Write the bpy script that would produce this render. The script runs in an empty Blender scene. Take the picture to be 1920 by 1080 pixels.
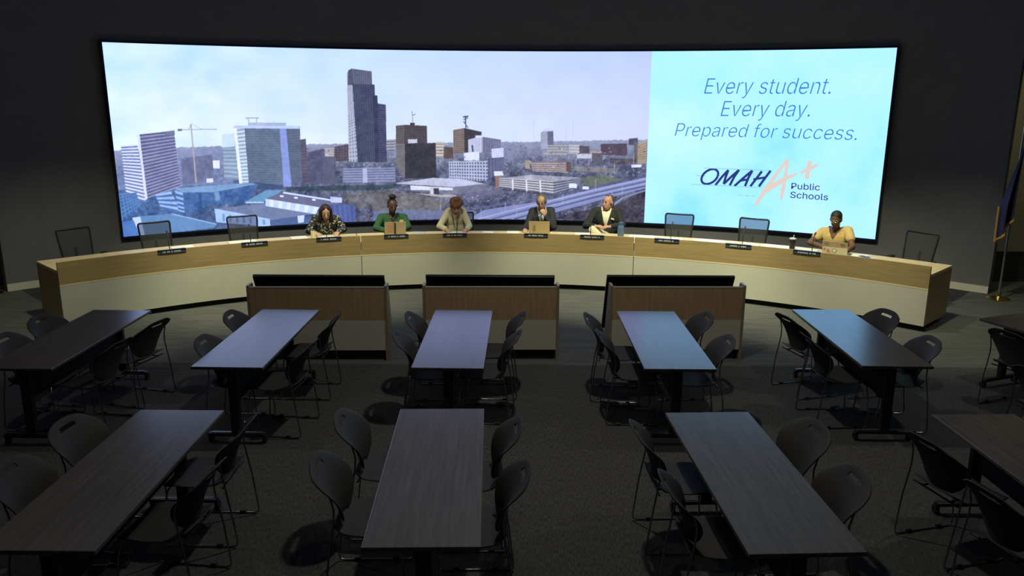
import bpy, bmesh, math, random
import numpy as np
from mathutils import Vector, Matrix, Euler

PI = math.pi
R = math.radians
scene = bpy.context.scene
col = scene.collection

# ------------------------------------------------------------------ camera
CAM_H, CAM_F, CAM_T, CAM_ROLL = 2.985, 1497.77, 0.240441, 0.0060855
cam_data = bpy.data.cameras.new('camera')
cam = bpy.data.objects.new('camera', cam_data)
col.objects.link(cam)
cam_data.sensor_width = 36.0
cam_data.lens = CAM_F / 1920 * 36.0
cam_data.clip_end = 100
cam.matrix_world = Matrix.Translation((0, 0, CAM_H)) @ Matrix.Rotation(PI/2 - CAM_T, 4, 'X') @ Matrix.Rotation(CAM_ROLL, 4, 'Z')
scene.camera = cam

# ------------------------------------------------------------------ view, world
scene.view_settings.view_transform = 'Standard'
scene.view_settings.look = 'None'
scene.view_settings.exposure = 0.0
scene.view_settings.gamma = 1.0
scene.view_settings.use_curve_mapping = False
world = bpy.data.worlds.new('world')
scene.world = world
world.use_nodes = True
world.node_tree.nodes['Background'].inputs[0].default_value = (0.02, 0.02, 0.025, 1)
world.node_tree.nodes['Background'].inputs[1].default_value = 0.3

# ------------------------------------------------------------------ lamps: warm ceiling downlights and added fill
def spot(name, loc, target, watts, angle, blend=0.7, color=(1.0, 0.86, 0.56), size=0.08):
    d = bpy.data.lights.new(name, 'SPOT')
    d.energy = watts; d.color = color; d.spot_size = R(angle); d.spot_blend = blend; d.shadow_soft_size = size
    o = bpy.data.objects.new(name, d); col.objects.link(o)
    o.location = loc
    o.rotation_euler = (Vector(target) - Vector(loc)).to_track_quat('-Z', 'Y').to_euler()
    return o
# over the strip in front of the curved desk, aimed at desk and members
WARM = (0.98, 0.97, 0.64)
for ang, watts in ((-40, 380), (-22, 1020), (-4, 270), (14.5, 1300), (29, 650), (42, 480)):
    sa, ca = math.sin(R(ang)), math.cos(R(ang))
    spot('warm_spot', (-.168+6.2*sa, 4.43+6.2*ca, 5.0), (-.168+8.15*sa, 4.43+8.15*ca, 0.5), watts, 64, 0.7, color=WARM)
spot('warm_spot', (7.6, 9.4, 5.0), (7.2, 10.8, 0.0), 45, 56, color=WARM)
spot('warm_spot', (8.3, 10.4, 5.0), (8.8, 12.7, 2.4), 70, 60, 0.8, color=WARM)  # unseen lamp added to brighten the alcove wall
spot('warm_spot', (-7.6, 9.4, 5.0), (-7.2, 10.6, 0.0), 35, 56, color=WARM)
# centre lamp over the audience tables, then unseen fill lamps added for ambient
HOUSE_FILL = (1.0, 0.94, 0.80)
spot('house_fill', (0.4, 6.6, 5.0), (0.4, 6.3, 0), 270, 150, 1.0, HOUSE_FILL)
spot('house_fill', (-4.6, 6.4, 5.0), (-4.4, 6.2, 0), 70, 130, 1.0, HOUSE_FILL)
spot('house_fill', (4.9, 6.4, 5.0), (4.7, 6.2, 0), 130, 130, 1.0, HOUSE_FILL)
spot('house_fill', (0.0, 3.4, 5.0), (0, 3.8, 0), 40, 150, 1.0, HOUSE_FILL)

# ------------------------------------------------------------------ helpers
def lin(c):
    return tuple((x/255/12.92 if x/255 <= 0.04045 else ((x/255+0.055)/1.055)**2.4) for x in c)

def mat(name, color, rough=0.5, metal=0.0, noise=0.0, nscale=30.0, spec=0.5, bump=0.0, stretch=None):
    m = bpy.data.materials.new(name); m.use_nodes = True
    nt = m.node_tree; b = nt.nodes['Principled BSDF']
    b.inputs['Roughness'].default_value = rough
    b.inputs['Metallic'].default_value = metal
    b.inputs['Specular IOR Level'].default_value = spec
    b.inputs['Base Color'].default_value = (*color, 1)
    if noise or bump:
        tc = nt.nodes.new('ShaderNodeTexCoord'); mp = nt.nodes.new('ShaderNodeMapping')
        if stretch: mp.inputs['Scale'].default_value = stretch
        n = nt.nodes.new('ShaderNodeTexNoise'); n.inputs['Scale'].default_value = nscale; n.inputs['Detail'].default_value = 4
        nt.links.new(tc.outputs['Object'], mp.inputs['Vector']); nt.links.new(mp.outputs['Vector'], n.inputs['Vector'])
        if noise:
            r = nt.nodes.new('ShaderNodeValToRGB')
            r.color_ramp.elements[0].position = 0.3; r.color_ramp.elements[1].position = 0.7
            r.color_ramp.elements[0].color = (*[c*(1-noise) for c in color], 1)
            r.color_ramp.elements[1].color = (*[min(1, c*(1+noise)) for c in color], 1)
            nt.links.new(n.outputs['Fac'], r.inputs['Fac']); nt.links.new(r.outputs['Color'], b.inputs['Base Color'])
        if bump:
            bp = nt.nodes.new('ShaderNodeBump'); bp.inputs['Strength'].default_value = bump; bp.inputs['Distance'].default_value = 0.01
            nt.links.new(n.outputs['Fac'], bp.inputs['Height']); nt.links.new(bp.outputs['Normal'], b.inputs['Normal'])
    return m

def emis(name, color, strength=1.0):
    m = bpy.data.materials.new(name); m.use_nodes = True
    nt = m.node_tree; nt.nodes.clear()
    o = nt.nodes.new('ShaderNodeOutputMaterial'); e = nt.nodes.new('ShaderNodeEmission')
    e.inputs[0].default_value = (*color, 1); e.inputs[1].default_value = strength
    nt.links.new(e.outputs[0], o.inputs[0])
    return m

def voronoi_cloth(name, base, spots, scale, thr):
    m = mat(name, base, 0.8)
    nt = m.node_tree; b = nt.nodes['Principled BSDF']
    tc = nt.nodes.new('ShaderNodeTexCoord'); v = nt.nodes.new('ShaderNodeTexVoronoi'); r = nt.nodes.new('ShaderNodeValToRGB')
    n = nt.nodes.new('ShaderNodeTexNoise'); n.inputs['Scale'].default_value = 25
    mx = nt.nodes.new('ShaderNodeMixRGB'); mx.inputs[0].default_value = 0.06
    v.inputs['Scale'].default_value = scale
    nt.links.new(tc.outputs['Object'], mx.inputs[1]); nt.links.new(tc.outputs['Object'], n.inputs['Vector']); nt.links.new(n.outputs['Color'], mx.inputs[2])
    nt.links.new(mx.outputs[0], v.inputs['Vector'])
    r.color_ramp.elements[0].color = (*spots, 1); r.color_ramp.elements[0].position = thr
    r.color_ramp.elements[1].color = (*base, 1); r.color_ramp.elements[1].position = thr + 0.05
    nt.links.new(v.outputs['Distance'], r.inputs['Fac']); nt.links.new(r.outputs['Color'], b.inputs['Base Color'])
    return m

class MB:
    def __init__(s): s.v = []; s.f = []; s.m = []
    def add(s, vs, fs, mi=0):
        o = len(s.v); s.v += [tuple(p) for p in vs]
        for f in fs: s.f.append([i+o for i in f]); s.m.append(mi)
        return s
    def box(s, c, d, M=None, mi=0):
        x, y, z = d[0]/2, d[1]/2, d[2]/2
        vs = [Vector((i*x, j*y, k*z)) for k in (-1, 1) for j in (-1, 1) for i in (-1, 1)]
        vs = [(M @ p if M else p) + Vector(c) for p in vs]
        return s.add(vs, [(0, 2, 3, 1), (4, 5, 7, 6), (0, 1, 5, 4), (2, 6, 7, 3), (0, 4, 6, 2), (1, 3, 7, 5)], mi)
    def tube(s, path, r, n=8, closed=False, mi=0):
        path = [Vector(p) for p in path]; N = len(path)
        rs = r if isinstance(r, (list, tuple)) else [r]*N
        T = []
        for i in range(N):
            a = path[(i-1) % N] if (closed or i > 0) else path[i]; b = path[(i+1) % N] if (closed or i < N-1) else path[i]
            T.append((b-a).normalized())
        u = T[0].orthogonal().normalized(); vs = []
        for i in range(N):
            u = (u - T[i]*u.dot(T[i]))
            u = u.normalized() if u.length > 1e-6 else T[i].orthogonal().normalized()
            w = T[i].cross(u)
            vs += [path[i] + (u*math.cos(2*PI*k/n) + w*math.sin(2*PI*k/n))*rs[i] for k in range(n)]
        fs = []
        for i in range(N if closed else N-1):
            j = (i+1) % N
            fs += [(i*n+k, i*n+(k+1) % n, j*n+(k+1) % n, j*n+k) for k in range(n)]
        if not closed: fs += [tuple(range(n))[::-1], tuple((N-1)*n+k for k in range(n))]
        return s.add(vs, fs, mi)
    def lathe(s, prof, n=20, c=(0, 0, 0), mi=0, M=None):
        vs = []
        for r, z in prof: vs += [Vector((r*math.cos(2*PI*k/n), r*math.sin(2*PI*k/n), z)) for k in range(n)]
        vs = [(M @ p if M else p) + Vector(c) for p in vs]
        fs = []
        for i in range(len(prof)-1): fs += [(i*n+k, i*n+(k+1) % n, (i+1)*n+(k+1) % n, (i+1)*n+k) for k in range(n)]
        fs += [tuple(range(n))[::-1], tuple((len(prof)-1)*n+k for k in range(n))]
        return s.add(vs, fs, mi)
    def ell(s, c, r, M=None, nu=16, nv=10, mi=0):
        vs = []; fs = []
        for i in range(nv+1):
            t = PI*i/nv
            for k in range(nu):
                p = Vector((r[0]*math.sin(t)*math.cos(2*PI*k/nu), r[1]*math.sin(t)*math.sin(2*PI*k/nu), -r[2]*math.cos(t)))
                vs.append((M @ p if M else p) + Vector(c))
        for i in range(nv): fs += [(i*nu+k, i*nu+(k+1) % nu, (i+1)*nu+(k+1) % nu, (i+1)*nu+k) for k in range(nu)]
        return s.add(vs, fs, mi)
    def cap(s, a, ra, b, rb, n=12, mi=0):
        a = Vector(a); b = Vector(b); d = (b-a).normalized()
        path = []; rs = []
        for t in (0.02, 0.3, 0.6, 0.85): path.append(a - d*ra*math.cos(t*PI/2)); rs.append(ra*math.sin(t*PI/2))
        path += [a, b]; rs += [ra, rb]
        for t in (0.85, 0.6, 0.3, 0.02): path.append(b + d*rb*math.cos(t*PI/2)); rs.append(rb*math.sin(t*PI/2))
        return s.tube(path, rs, n, mi=mi)
    def arc(s, r0, r1, a0, a1, z0, z1, n=24, c=(0, 0), mi=0):
        vs = []
        for i in range(n+1):
            a = a0 + (a1-a0)*i/n
            for rr in (r0, r1):
                for z in (z0, z1): vs.append((c[0]+rr*math.sin(a), c[1]+rr*math.cos(a), z))
        fs = [(0, 2, 3, 1), (4*n, 4*n+1, 4*n+3, 4*n+2)]
        for i in range(n):
            o = 4*i; p = o+4
            fs += [(o, o+1, p+1, p), (o+2, p+2, p+3, o+3), (o+1, o+3, p+3, p+1), (o, p, p+2, o+2)]
        return s.add(vs, fs, mi)
    def build(s, name, mats, parent=None, smooth=False, bevel=0.0, label=None):
        me = bpy.data.meshes.new(name); me.from_pydata(s.v, [], s.f)
        mats = mats if isinstance(mats, (list, tuple)) else [mats]
        for m in mats: me.materials.append(m)
        if len(mats) > 1: me.polygons.foreach_set('material_index', s.m)
        bm = bmesh.new(); bm.from_mesh(me); bmesh.ops.recalc_face_normals(bm, faces=bm.faces); bm.to_mesh(me); bm.free()
        if smooth: me.polygons.foreach_set('use_smooth', [True]*len(me.polygons))
        o = bpy.data.objects.new(name, me); col.objects.link(o)
        if parent: o.parent = parent
        if bevel:
            b = o.modifiers.new('bevel', 'BEVEL'); b.width = bevel; b.segments = 2; b.limit_method = 'ANGLE'; b.angle_limit = R(40)
        if smooth:
            try: me.set_sharp_from_angle(angle=R(50))
            except Exception: pass
        if label: o['label'] = label
        return o

def tag(o, label, cat, group=None):
    o['label'] = label; o['category'] = cat
    if group: o['group'] = group
    return o
def thing(name, label, cat, loc=(0, 0, 0), rz=0.0, group=None):
    o = bpy.data.objects.new(name, None); col.objects.link(o)
    o.empty_display_size = 0.1
    o.location = loc; o.rotation_euler = (0, 0, rz)
    return tag(o, label, cat, group)
def struct(o):
    o['kind'] = 'structure'; return o
kids = {}
def dup(o, loc, rz, label):
    def rec(src, parent):
        c = src.copy(); col.objects.link(c); c.parent = parent
        for k in src.children: rec(k, c)
        return c
    c = rec(o, None); c.location = loc; c.rotation_euler = (0, 0, rz); c['label'] = label
    return c
def fresh_mesh(mb, mods):
    """mesh of a builder after modifiers, as a new mesh"""
    me = bpy.data.meshes.new('tmp'); me.from_pydata(mb.v, [], mb.f)
    bm = bmesh.new(); bm.from_mesh(me); bmesh.ops.recalc_face_normals(bm, faces=bm.faces); bm.to_mesh(me); bm.free()
    o = bpy.data.objects.new('tmp', me); col.objects.link(o)
    for kind, kw in mods:
        m = o.modifiers.new(kind, kind)
        for k, v in kw.items(): setattr(m, k, v)
    dg = bpy.context.evaluated_depsgraph_get()
    out = bpy.data.meshes.new_from_object(o.evaluated_get(dg))
    bpy.data.objects.remove(o); bpy.data.meshes.remove(me)
    return out

# places measured in the photograph: pixel -> ray -> point on a real surface
def ray(px, py):
    u0, v0 = px-960, py-540; cr, sr = math.cos(CAM_ROLL), math.sin(CAM_ROLL)
    dx = (u0*cr+v0*sr)/CAM_F; dy = (-u0*sr+v0*cr)/CAM_F
    return Vector((dx, math.cos(CAM_T)-dy*math.sin(CAM_T), -math.sin(CAM_T)-dy*math.cos(CAM_T)))
EYE = Vector((0, 0, CAM_H))
def at_z(px, py, z):
    d = ray(px, py); return EYE + d*((z-CAM_H)/d.z)
def at_cyl(px, py, c, rad):
    d = ray(px, py)
    A = d.x**2+d.y**2; B = 2*(d.x*-c[0]+d.y*-c[1]); C = c[0]**2+c[1]**2-rad**2
    t = (-B+math.sqrt(B*B-4*A*C))/(2*A)
    p = EYE+d*t
    return p, math.atan2(p.x-c[0], p.y-c[1])

# ------------------------------------------------------------------ materials
M_floor = mat('carpet_charcoal', (0.058, 0.058, 0.057), 0.95, noise=0.45, nscale=9, spec=0.1, bump=0.3, stretch=(14, 2.2, 1))
M_floor2 = mat('carpet_pale_zone', (0.088, 0.09, 0.088), 0.95, noise=0.25, nscale=3, spec=0.1, bump=0.2, stretch=(0.6, 9, 1))
M_floor3 = mat('carpet_dark', (0.040, 0.041, 0.045), 0.95, noise=0.2, nscale=6, spec=0.1)
M_wall = mat('wall_charcoal', (0.15, 0.147, 0.162), 0.8, noise=0.04, nscale=4, spec=0.25)
M_wallr = mat('wall_olive', (0.34, 0.31, 0.22), 0.8, noise=0.05, nscale=4, spec=0.2)
M_white = mat('baseboard_white', (0.62, 0.60, 0.50), 0.6)
M_ceil = mat('ceiling_grey', (0.6, 0.6, 0.6), 0.95, spec=0.1)

# ------------------------------------------------------------------ room shell
DC, DR = (-0.168, 4.43), 7.736           # curved desk: centre and front radius
SC, SR = (-0.03, 4.281), 10.60           # curved screen wall
SZ0, SZ1 = 0.662, 3.694
SA0, SA1 = -0.636, 0.604
mb = MB()
mb.add([(-10, -2, 0), (10, -2, 0), (10, 8.54, 0), (-10, 8.54, 0)], [(0, 1, 2, 3)], 0)
mb.add([(-10, 8.54, 0), (10, 8.54, 0), (10, 15.5, 0), (-10, 15.5, 0)], [(0, 1, 2, 3)], 1)  # floor colour is paler past this straight edge
vs = []; fs = []
for i in range(41):
    a = R(-44.6 + 88.2*i/40)
    for rr in (7.83, 10.75): vs.append((DC[0]+rr*math.sin(a), DC[1]+rr*math.cos(a), 0.004))
for i in range(40): fs.append((2*i, 2*i+1, 2*i+3, 2*i+2))
mb.add(vs, fs, 2)
struct(mb.build('floor', [M_floor, M_floor2, M_floor3]))
WA0, WA1 = R(-45.6), R(43.8)
WR = SR + 0.05
struct(MB().arc(WR, WR+0.15, WA0, WA1, 0, 5.4, 64, SC).build('wall_back', M_wall))
struct(MB().arc(WR-0.015, WR+0.01, WA0, WA1, 0.005, 0.115, 64, SC).build('baseboard_back', M_white))
eR = (SC[0]+WR*math.sin(WA1), SC[1]+WR*math.cos(WA1)); eL = (SC[0]+WR*math.sin(WA0), SC[1]+WR*math.cos(WA0))
mb = MB(); mb.box((9.4, 6.5, 2.7), (0.2, 18, 5.4)); struct(mb.build('wall_right', M_wall))
mb = MB(); mb.box((-9.6, 6.5, 2.7), (0.2, 18, 5.4)); struct(mb.build('wall_left', M_wall))
mb = MB(); mb.box((0, -2.1, 2.7), (20, 0.2, 5.4)); struct(mb.build('wall_rear', M_wall))
mb = MB(); mb.box((0, 6.7, 5.45), (20, 18, 0.1)); struct(mb.build('ceiling', M_ceil))
# alcove wall past the right end of the curved wall, with a dark wainscot below
mb = MB(); mb.box((8.7, eR[1]+0.95, 2.95), (2.4, 0.12, 4.9), mi=0); mb.box((8.7, eR[1]+0.93, 0.25), (2.4, 0.14, 0.5), mi=1)
struct(mb.build('wall_alcove', [M_wallr, M_floor3]))
mb = MB(); mb.box((-8.8, eL[1]+0.6, 2.7), (2.2, 0.12, 5.4)); struct(mb.build('wall_corner', M_wall))

# ------------------------------------------------------------------ the picture on the screen, drawn in screen coordinates
def S(px, py):
    p, a = at_cyl(px, py, SC, SR); return a, p.z
A_SPLIT = S(1215, 255)[0]
def skyline_pixels():
    NX, NZ, K = 1080, 357, 2
    W, H = NX*K, NZ*K
    rng = np.random.default_rng(5)
    def tx(px, py):
        a, z = S(px, py)
        return (a-SA0)/(A_SPLIT-SA0)*W, (SZ1-z)/(SZ1-SZ0)*H
    def vnoise(cx, cy, seed):
        r = np.random.default_rng(seed); g = r.random((cy+2, cx+2))
        x = np.linspace(0, cx, W, endpoint=False); y = np.linspace(0, cy, H, endpoint=False)
        xi = x.astype(int); yi = y.astype(int); fx = (x-xi); fy = (y-yi)
        fx = fx*fx*(3-2*fx); fy = (fy*fy*(3-2*fy))[:, None]
        a = g[yi][:, xi]*(1-fx)+g[yi][:, xi+1]*fx; b = g[yi+1][:, xi]*(1-fx)+g[yi+1][:, xi+1]*fx
        return a*(1-fy)+b*fy
    img = np.zeros((H, W, 3))
    X = np.linspace(0, 1, W)[None, :, None]; Y = np.linspace(0, 1, H)[:, None, None]
    tl, tr, ml, mr = [np.array(c, float) for c in ((205, 238, 255), (190, 208, 248), (226, 247, 255), (212, 220, 250))]
    t = np.clip(Y/0.55, 0, 1)
    img[:] = (tl*(1-X)+tr*X)*(1-t)+(ml*(1-X)+mr*X)*t
    cloud = (vnoise(14, 7, 1)*0.6+vnoise(40, 18, 2)*0.3+vnoise(90, 40, 3)*0.1)[..., None]
    lf = np.clip(1-X*1.6, 0, 1)
    img += (cloud-0.5)*np.array((52, 26, 6.0))*lf + (vnoise(30, 12, 9)[..., None]-0.5)*6
    # ground from the horizon down
    hz = np.array([tx(px, py) for px, py in ((230, 282), (340, 276), (520, 272), (760, 268), (980, 266), (1215, 262))])
    hy = np.interp(np.arange(W), hz[:, 0], hz[:, 1])
    yy = np.arange(H)[:, None]
    gmask = yy > (hy+vnoise(260, 1, 4)[0]*5-3)[None, :]
    dep = np.clip((yy-hy)/(H-hy), 0, 1)[..., None]
    far = np.array((150, 158, 190.)); mid = np.array((96, 101, 128.)); near = np.array((88, 92, 120.))
    g = np.where(dep < .35, far+(mid-far)*dep/.35, mid+(near-mid)*(dep-.35)/.65)
    bl = np.array((70, 112, 180.))
    wbl = np.clip(1-X*2.6, 0, 1)*np.clip(dep*1.6, 0, 1)*0.75
    g = g*(1-wbl)+bl*wbl
    tex = (vnoise(200, 70, 5)-.5)*44+(vnoise(420, 170, 6)-.5)*26+(vnoise(60, 22, 7)-.5)*40
    sp = (vnoise(300, 120, 8) > .88)*48
    g = g+(tex+sp)[..., None]*np.clip(dep*4, .35, 1)*(1-.5*wbl)
    img = np.where(gmask[..., None], g, img)
    def homog(q):
        src = [(0, 0), (1, 0), (1, 1), (0, 1)]; A = []; b = []
        for (u, v), (x, y) in zip(src, q):
            A.append([x, y, 1, 0, 0, 0, -u*x, -u*y]); b.append(u)
            A.append([0, 0, 0, x, y, 1, -v*x, -v*y]); b.append(v)
        return np.append(np.linalg.solve(np.array(A), np.array(b)), 1).reshape(3, 3)
    def fill(pts, c, pat=None, var=8, alpha=1.0):
        q = [tx(*p) for p in pts]
        xs = [p[0] for p in q]; ys = [p[1] for p in q]
        x0, x1 = max(0, int(min(xs))), min(W, int(max(xs))+2); y0, y1 = max(0, int(min(ys))), min(H, int(max(ys))+2)
        if x1 <= x0 or y1 <= y0: return
        gx, gy = np.meshgrid(np.arange(x0, x1)+.5, np.arange(y0, y1)+.5)
        ins = np.zeros(gx.shape, bool)
        for i in range(len(q)):
            (xa, ya), (xb, yb) = q[i], q[i-1]
            cond = ((ya > gy) != (yb > gy))
            with np.errstate(divide='ignore', invalid='ignore'):
                ins ^= cond & (gx < (xb-xa)*(gy-ya)/(yb-ya if yb != ya else 1e-9)+xa)
        colr = np.ones(gx.shape+(3,))*np.array(c, float)
        if pat and len(q) == 4:
            Hm = homog(q); w = Hm[2, 0]*gx+Hm[2, 1]*gy+Hm[2, 2]
            u = (Hm[0, 0]*gx+Hm[0, 1]*gy+Hm[0, 2])/w; v = (Hm[1, 0]*gx+Hm[1, 1]*gy+Hm[1, 2])/w
            kind, nu, nv, c2 = pat
            if kind == 'h': k = (v*nv % 1) > .52
            elif kind == 'v': k = (u*nu % 1) > .55
            else: k = ((u*nu % 1) > .38) & ((v*nv % 1) > .38)
            colr[k] = c2
        colr += (tex[y0:y1, x0:x1]*.01*var)[..., None]*3
        img[y0:y1, x0:x1][ins] = img[y0:y1, x0:x1][ins]*(1-alpha)+colr[ins]*alpha
    def z1(*p): return [(180+x/2.7, 60+y/2.7) for x, y in p]
    def z2(*p): return [(700+x/2.7, 60+y/2.7) for x, y in p]
    def line(a, b, w, c, alpha=1.0):
        (xa, ya), (xb, yb) = a, b; L = math.hypot(xb-xa, yb-ya) or 1; nx, ny = -(yb-ya)/L*w/2, (xb-xa)/L*w/2
        fill([(xa+nx, ya+ny), (xb+nx, yb+ny), (xb-nx, yb-ny), (xa-nx, ya-ny)], c, None, 3, alpha)
    # --- left third
    fill(z1((90, 600), (640, 585), (700, 770), (110, 800)), (142, 158, 205), None, 14, .55)
    fill(z1((430, 640), (590, 620), (600, 755), (440, 770)), (112, 120, 158), None, 14)
    fill(z1((592, 650), (626, 650), (628, 690), (594, 690)), (232, 238, 250))
    fill(z1((560, 742), (594, 740), (594, 760), (560, 762)), (225, 228, 235))
    fill(z1((640, 522), (700, 515), (722, 750), (650, 742)), (160, 182, 212), ('h', 1, 12, (132, 152, 182)))
    fill(z1((638, 520), (700, 513), (704, 580), (640, 585)), (205, 228, 246), None, 4)
    fill(z1((697, 485), (752, 477), (778, 768), (728, 770)), (205, 226, 240), ('h', 1, 16, (150, 172, 190)))
    fill(z1((697, 485), (712, 483), (742, 768), (726, 770)), (236, 244, 255))
    fill(z1((752, 477), (930, 475), (948, 790), (776, 790)), (98, 114, 142), ('h', 1, 26, (106, 124, 154)), 10)
    fill(z1((930, 478), (962, 482), (992, 782), (950, 782)), (140, 158, 222))
    fill(z1((962, 480), (1032, 478), (1046, 762), (990, 770)), (92, 104, 132), ('h', 1, 24, (102, 114, 142)))
    fill(z1((697, 474), (1032, 476), (1030, 490), (697, 488)), (190, 208, 238))
    fill(z1((772, 458), (962, 460), (964, 476), (770, 474)), (168, 186, 216))
    fill(z1((800, 760), (948, 775), (948, 795), (790, 795)), (70, 88, 128))
    line(*z1((757, 436), (824, 436)), 1.5, (130, 140, 165)); line(*z1((770, 436), (776, 460)), 1.2, (140, 150, 175)); line(*z1((815, 436), (812, 460)), 1.2, (140, 150, 175))
    fill(z1((128, 575), (212, 568), (254, 862), (156, 832)), (222, 230, 255), ('h', 1, 17, (112, 128, 180)))
    fill(z1((210, 520), (396, 500), (428, 782), (262, 842)), (96, 100, 140), ('h', 1, 19, (148, 154, 196)))
    fill(z1((210, 520), (222, 519), (262, 842), (250, 850)), (222, 230, 255))
    fill(z1((350, 504), (398, 498), (400, 520), (352, 524)), (118, 122, 160))
    line(*z1((482, 466), (508, 762)), 2.6, (182, 176, 176)); line(*z1((414, 495), (612, 493)), 1.6, (165, 170, 190)); line(*z1((414, 496), (436, 496)), 4, (112, 118, 140))
    line(*z1((470, 495), (482, 466)), 1, (150, 155, 175)); line(*z1((482, 466), (540, 494)), .8, (170, 180, 205))
    fill(z1((1034, 545), (1062, 540), (1080, 760), (1044, 762)), (104, 98, 124), ('g', 4, 14, (86, 82, 108)))
    fill(z1((1070, 610), (1150, 590), (1215, 640), (1212, 768), (1080, 768)), (94, 94, 126), None, 12)
    fill(z1((1150, 600), (1208, 590), (1212, 770), (1150, 770)), (106, 106, 138), ('v', 7, 1, (88, 88, 118)))
    fill(z1((1158, 588), (1206, 588), (1206, 632), (1158, 632)), (190, 186, 192), ('h', 1, 4, (150, 146, 158)))
    fill(z1((1208, 580), (1280, 566), (1284, 650), (1210, 655)), (100, 92, 104), ('g', 5, 6, (80, 74, 92)))
    fill(z1((1270, 210), (1292, 186), (1326, 656), (1280, 656)), (186, 192, 214), ('g', 3, 42, (142, 148, 180)))
    fill(z1((1276, 196), (1294, 187), (1302, 268), (1274, 270)), (84, 88, 112))
    fill(z1((1292, 186), (1396, 200), (1398, 265), (1300, 268)), (88, 94, 120), ('v', 10, 1, (108, 114, 140)))
    fill(z1((1298, 264), (1410, 266), (1424, 658), (1326, 658)), (68, 74, 102), ('v', 9, 1, (78, 84, 114)))
    fill(z1((1400, 320), (1425, 322), (1440, 658), (1412, 658)), (62, 68, 96))
    fill(z1((1425, 362), (1467, 368), (1473, 658), (1432, 658)), (82, 84, 116), ('h', 1, 26, (68, 70, 100)))
    fill(z1((1250, 690), (1514, 684), (1516, 762), (1250, 766)), (146, 154, 192), ('h', 1, 6, (110, 118, 156)))
    fill(z1((1350, 690), (1372, 690), (1374, 762), (1352, 762)), (178, 188, 222))
    fill(z1((960, 785), (1514, 772), (1514, 800), (960, 806)), (64, 80, 98), None, 16)
    fill(z1((1240, 820), (1514, 790), (1514, 890), (1300, 890)), (104, 106, 118), None, 26)
    fill(z1((112, 820), (205, 812), (228, 880), (130, 960)), (98, 138, 200), ('g', 8, 7, (70, 108, 170)))
    fill(z1((300, 822), (380, 806), (440, 918), (330, 890)), (160, 192, 235), ('h', 1, 4, (84, 122, 180)))
    fill(z1((396, 790), (770, 764), (824, 770), (600, 812), (440, 812)), (128, 164, 212))
    fill(z1((430, 812), (600, 810), (824, 768), (770, 862), (540, 880), (520, 912), (446, 922)), (72, 108, 164), None, 18)
    fill(z1((400, 800), (440, 812), (450, 922), (420, 915)), (150, 184, 228), ('h', 1, 5, (70, 106, 164)))
    fill(z1((600, 812), (624, 808), (630, 850), (604, 856)), (120, 154, 205)); fill(z1((520, 812), (534, 812), (540, 902), (524, 906)), (58, 92, 148))
    fill(z1((185, 938), (386, 918), (612, 972), (600, 990), (380, 1014), (230, 1036)), (106, 146, 200), ('v', 1, 1, (106, 146, 200)), 6)
    fill(z1((185, 938), (225, 934), (250, 1032), (205, 1030)), (198, 222, 250))
    line(*z1((386, 920), (612, 972)), 1.4, (170, 205, 245))
    fill(z1((130, 960), (190, 950), (230, 1040), (140, 1046)), (84, 128, 200))
    fill(z1((758, 858), (860, 800), (948, 800), (850, 858)), (110, 158, 200)); line(*z1((758, 862), (850, 862)), 2.4, (190, 220, 245))
    fill(z1((600, 893), (860, 868), (1125, 918), (880, 952)), (118, 132, 172), None, 8)
    fill(z1((600, 893), (880, 945), (884, 986), (610, 962)), (172, 204, 244), None, 8)
    for k in range(7): fill(z1((640+k*34, 918+k*5), (652+k*34, 920+k*5), (654+k*34, 958+k*3), (642+k*34, 956+k*3)), (120, 160, 215))
    fill(z1((860, 843), (948, 810), (1236, 860), (1130, 892)), (112, 114, 150), None, 6)
    line(*z1((948, 812), (1236, 858)), 3, (216, 232, 255))
    fill(z1((858, 843), (1130, 886), (1112, 922), (860, 880)), (196, 218, 252), ('v', 6, 1, (226, 238, 255)))
    for x, y in ((940, 830), (1012, 838), (1102, 848)): fill(z1((x-8, y-5), (x+10, y-3), (x+10, y+6), (x-8, y+4)), (232, 240, 255))
    fill(z1((1186, 832), (1246, 838), (1246, 864), (1190, 862)), (206, 216, 246), ('v', 5, 1, (180, 192, 230)))
    fill(z1((884, 952), (1030, 932), (1100, 930), (1080, 980), (886, 988)), (84, 104, 158), None, 12)
    fill(z1((1186, 872), (1312, 876), (1316, 962), (1200, 964)), (82, 96, 158), ('v', 5, 1, (92, 108, 172)))
    fill(z1((1020, 930), (1056, 926), (1052, 962), (1024, 966)), (206, 224, 250))
    # --- middle and right
    fill(z2((66, 545), (114, 542), (114, 600), (66, 602)), (168, 170, 188), ('h', 1, 4, (120, 122, 142)))
    fill(z2((316, 556), (358, 556), (358, 634), (316, 634)), (206, 200, 196), ('h', 1, 5, (160, 152, 150)))
    fill(z2((356, 580), (404, 584), (404, 640), (356, 640)), (96, 82, 84))
    fill(z2((114, 474), (160, 470), (160, 566), (114, 566)), (112, 104, 110), ('g', 5, 9, (78, 72, 82)))
    fill(z2((160, 470), (271, 475), (273, 566), (160, 566)), (72, 66, 74), ('g', 12, 10, (98, 92, 100)))
    fill(z2((186, 460), (210, 460), (210, 474), (186, 474)), (70, 66, 74)); line(*z2((196, 400), (200, 462)), 1.2, (140, 140, 160)); line(*z2((196, 424), (214, 416)), 1.5, (130, 132, 150))
    fill(z2((114, 568), (160, 566), (160, 740), (118, 690)), (130, 126, 134), ('h', 1, 20, (106, 102, 112)))
    fill(z2((160, 566), (315, 562), (318, 738), (160, 742)), (58, 58, 68), ('h', 1, 22, (66, 66, 76)))
    fill(z2((174, 543), (222, 542), (222, 562), (176, 564)), (198, 204, 222))
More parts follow.
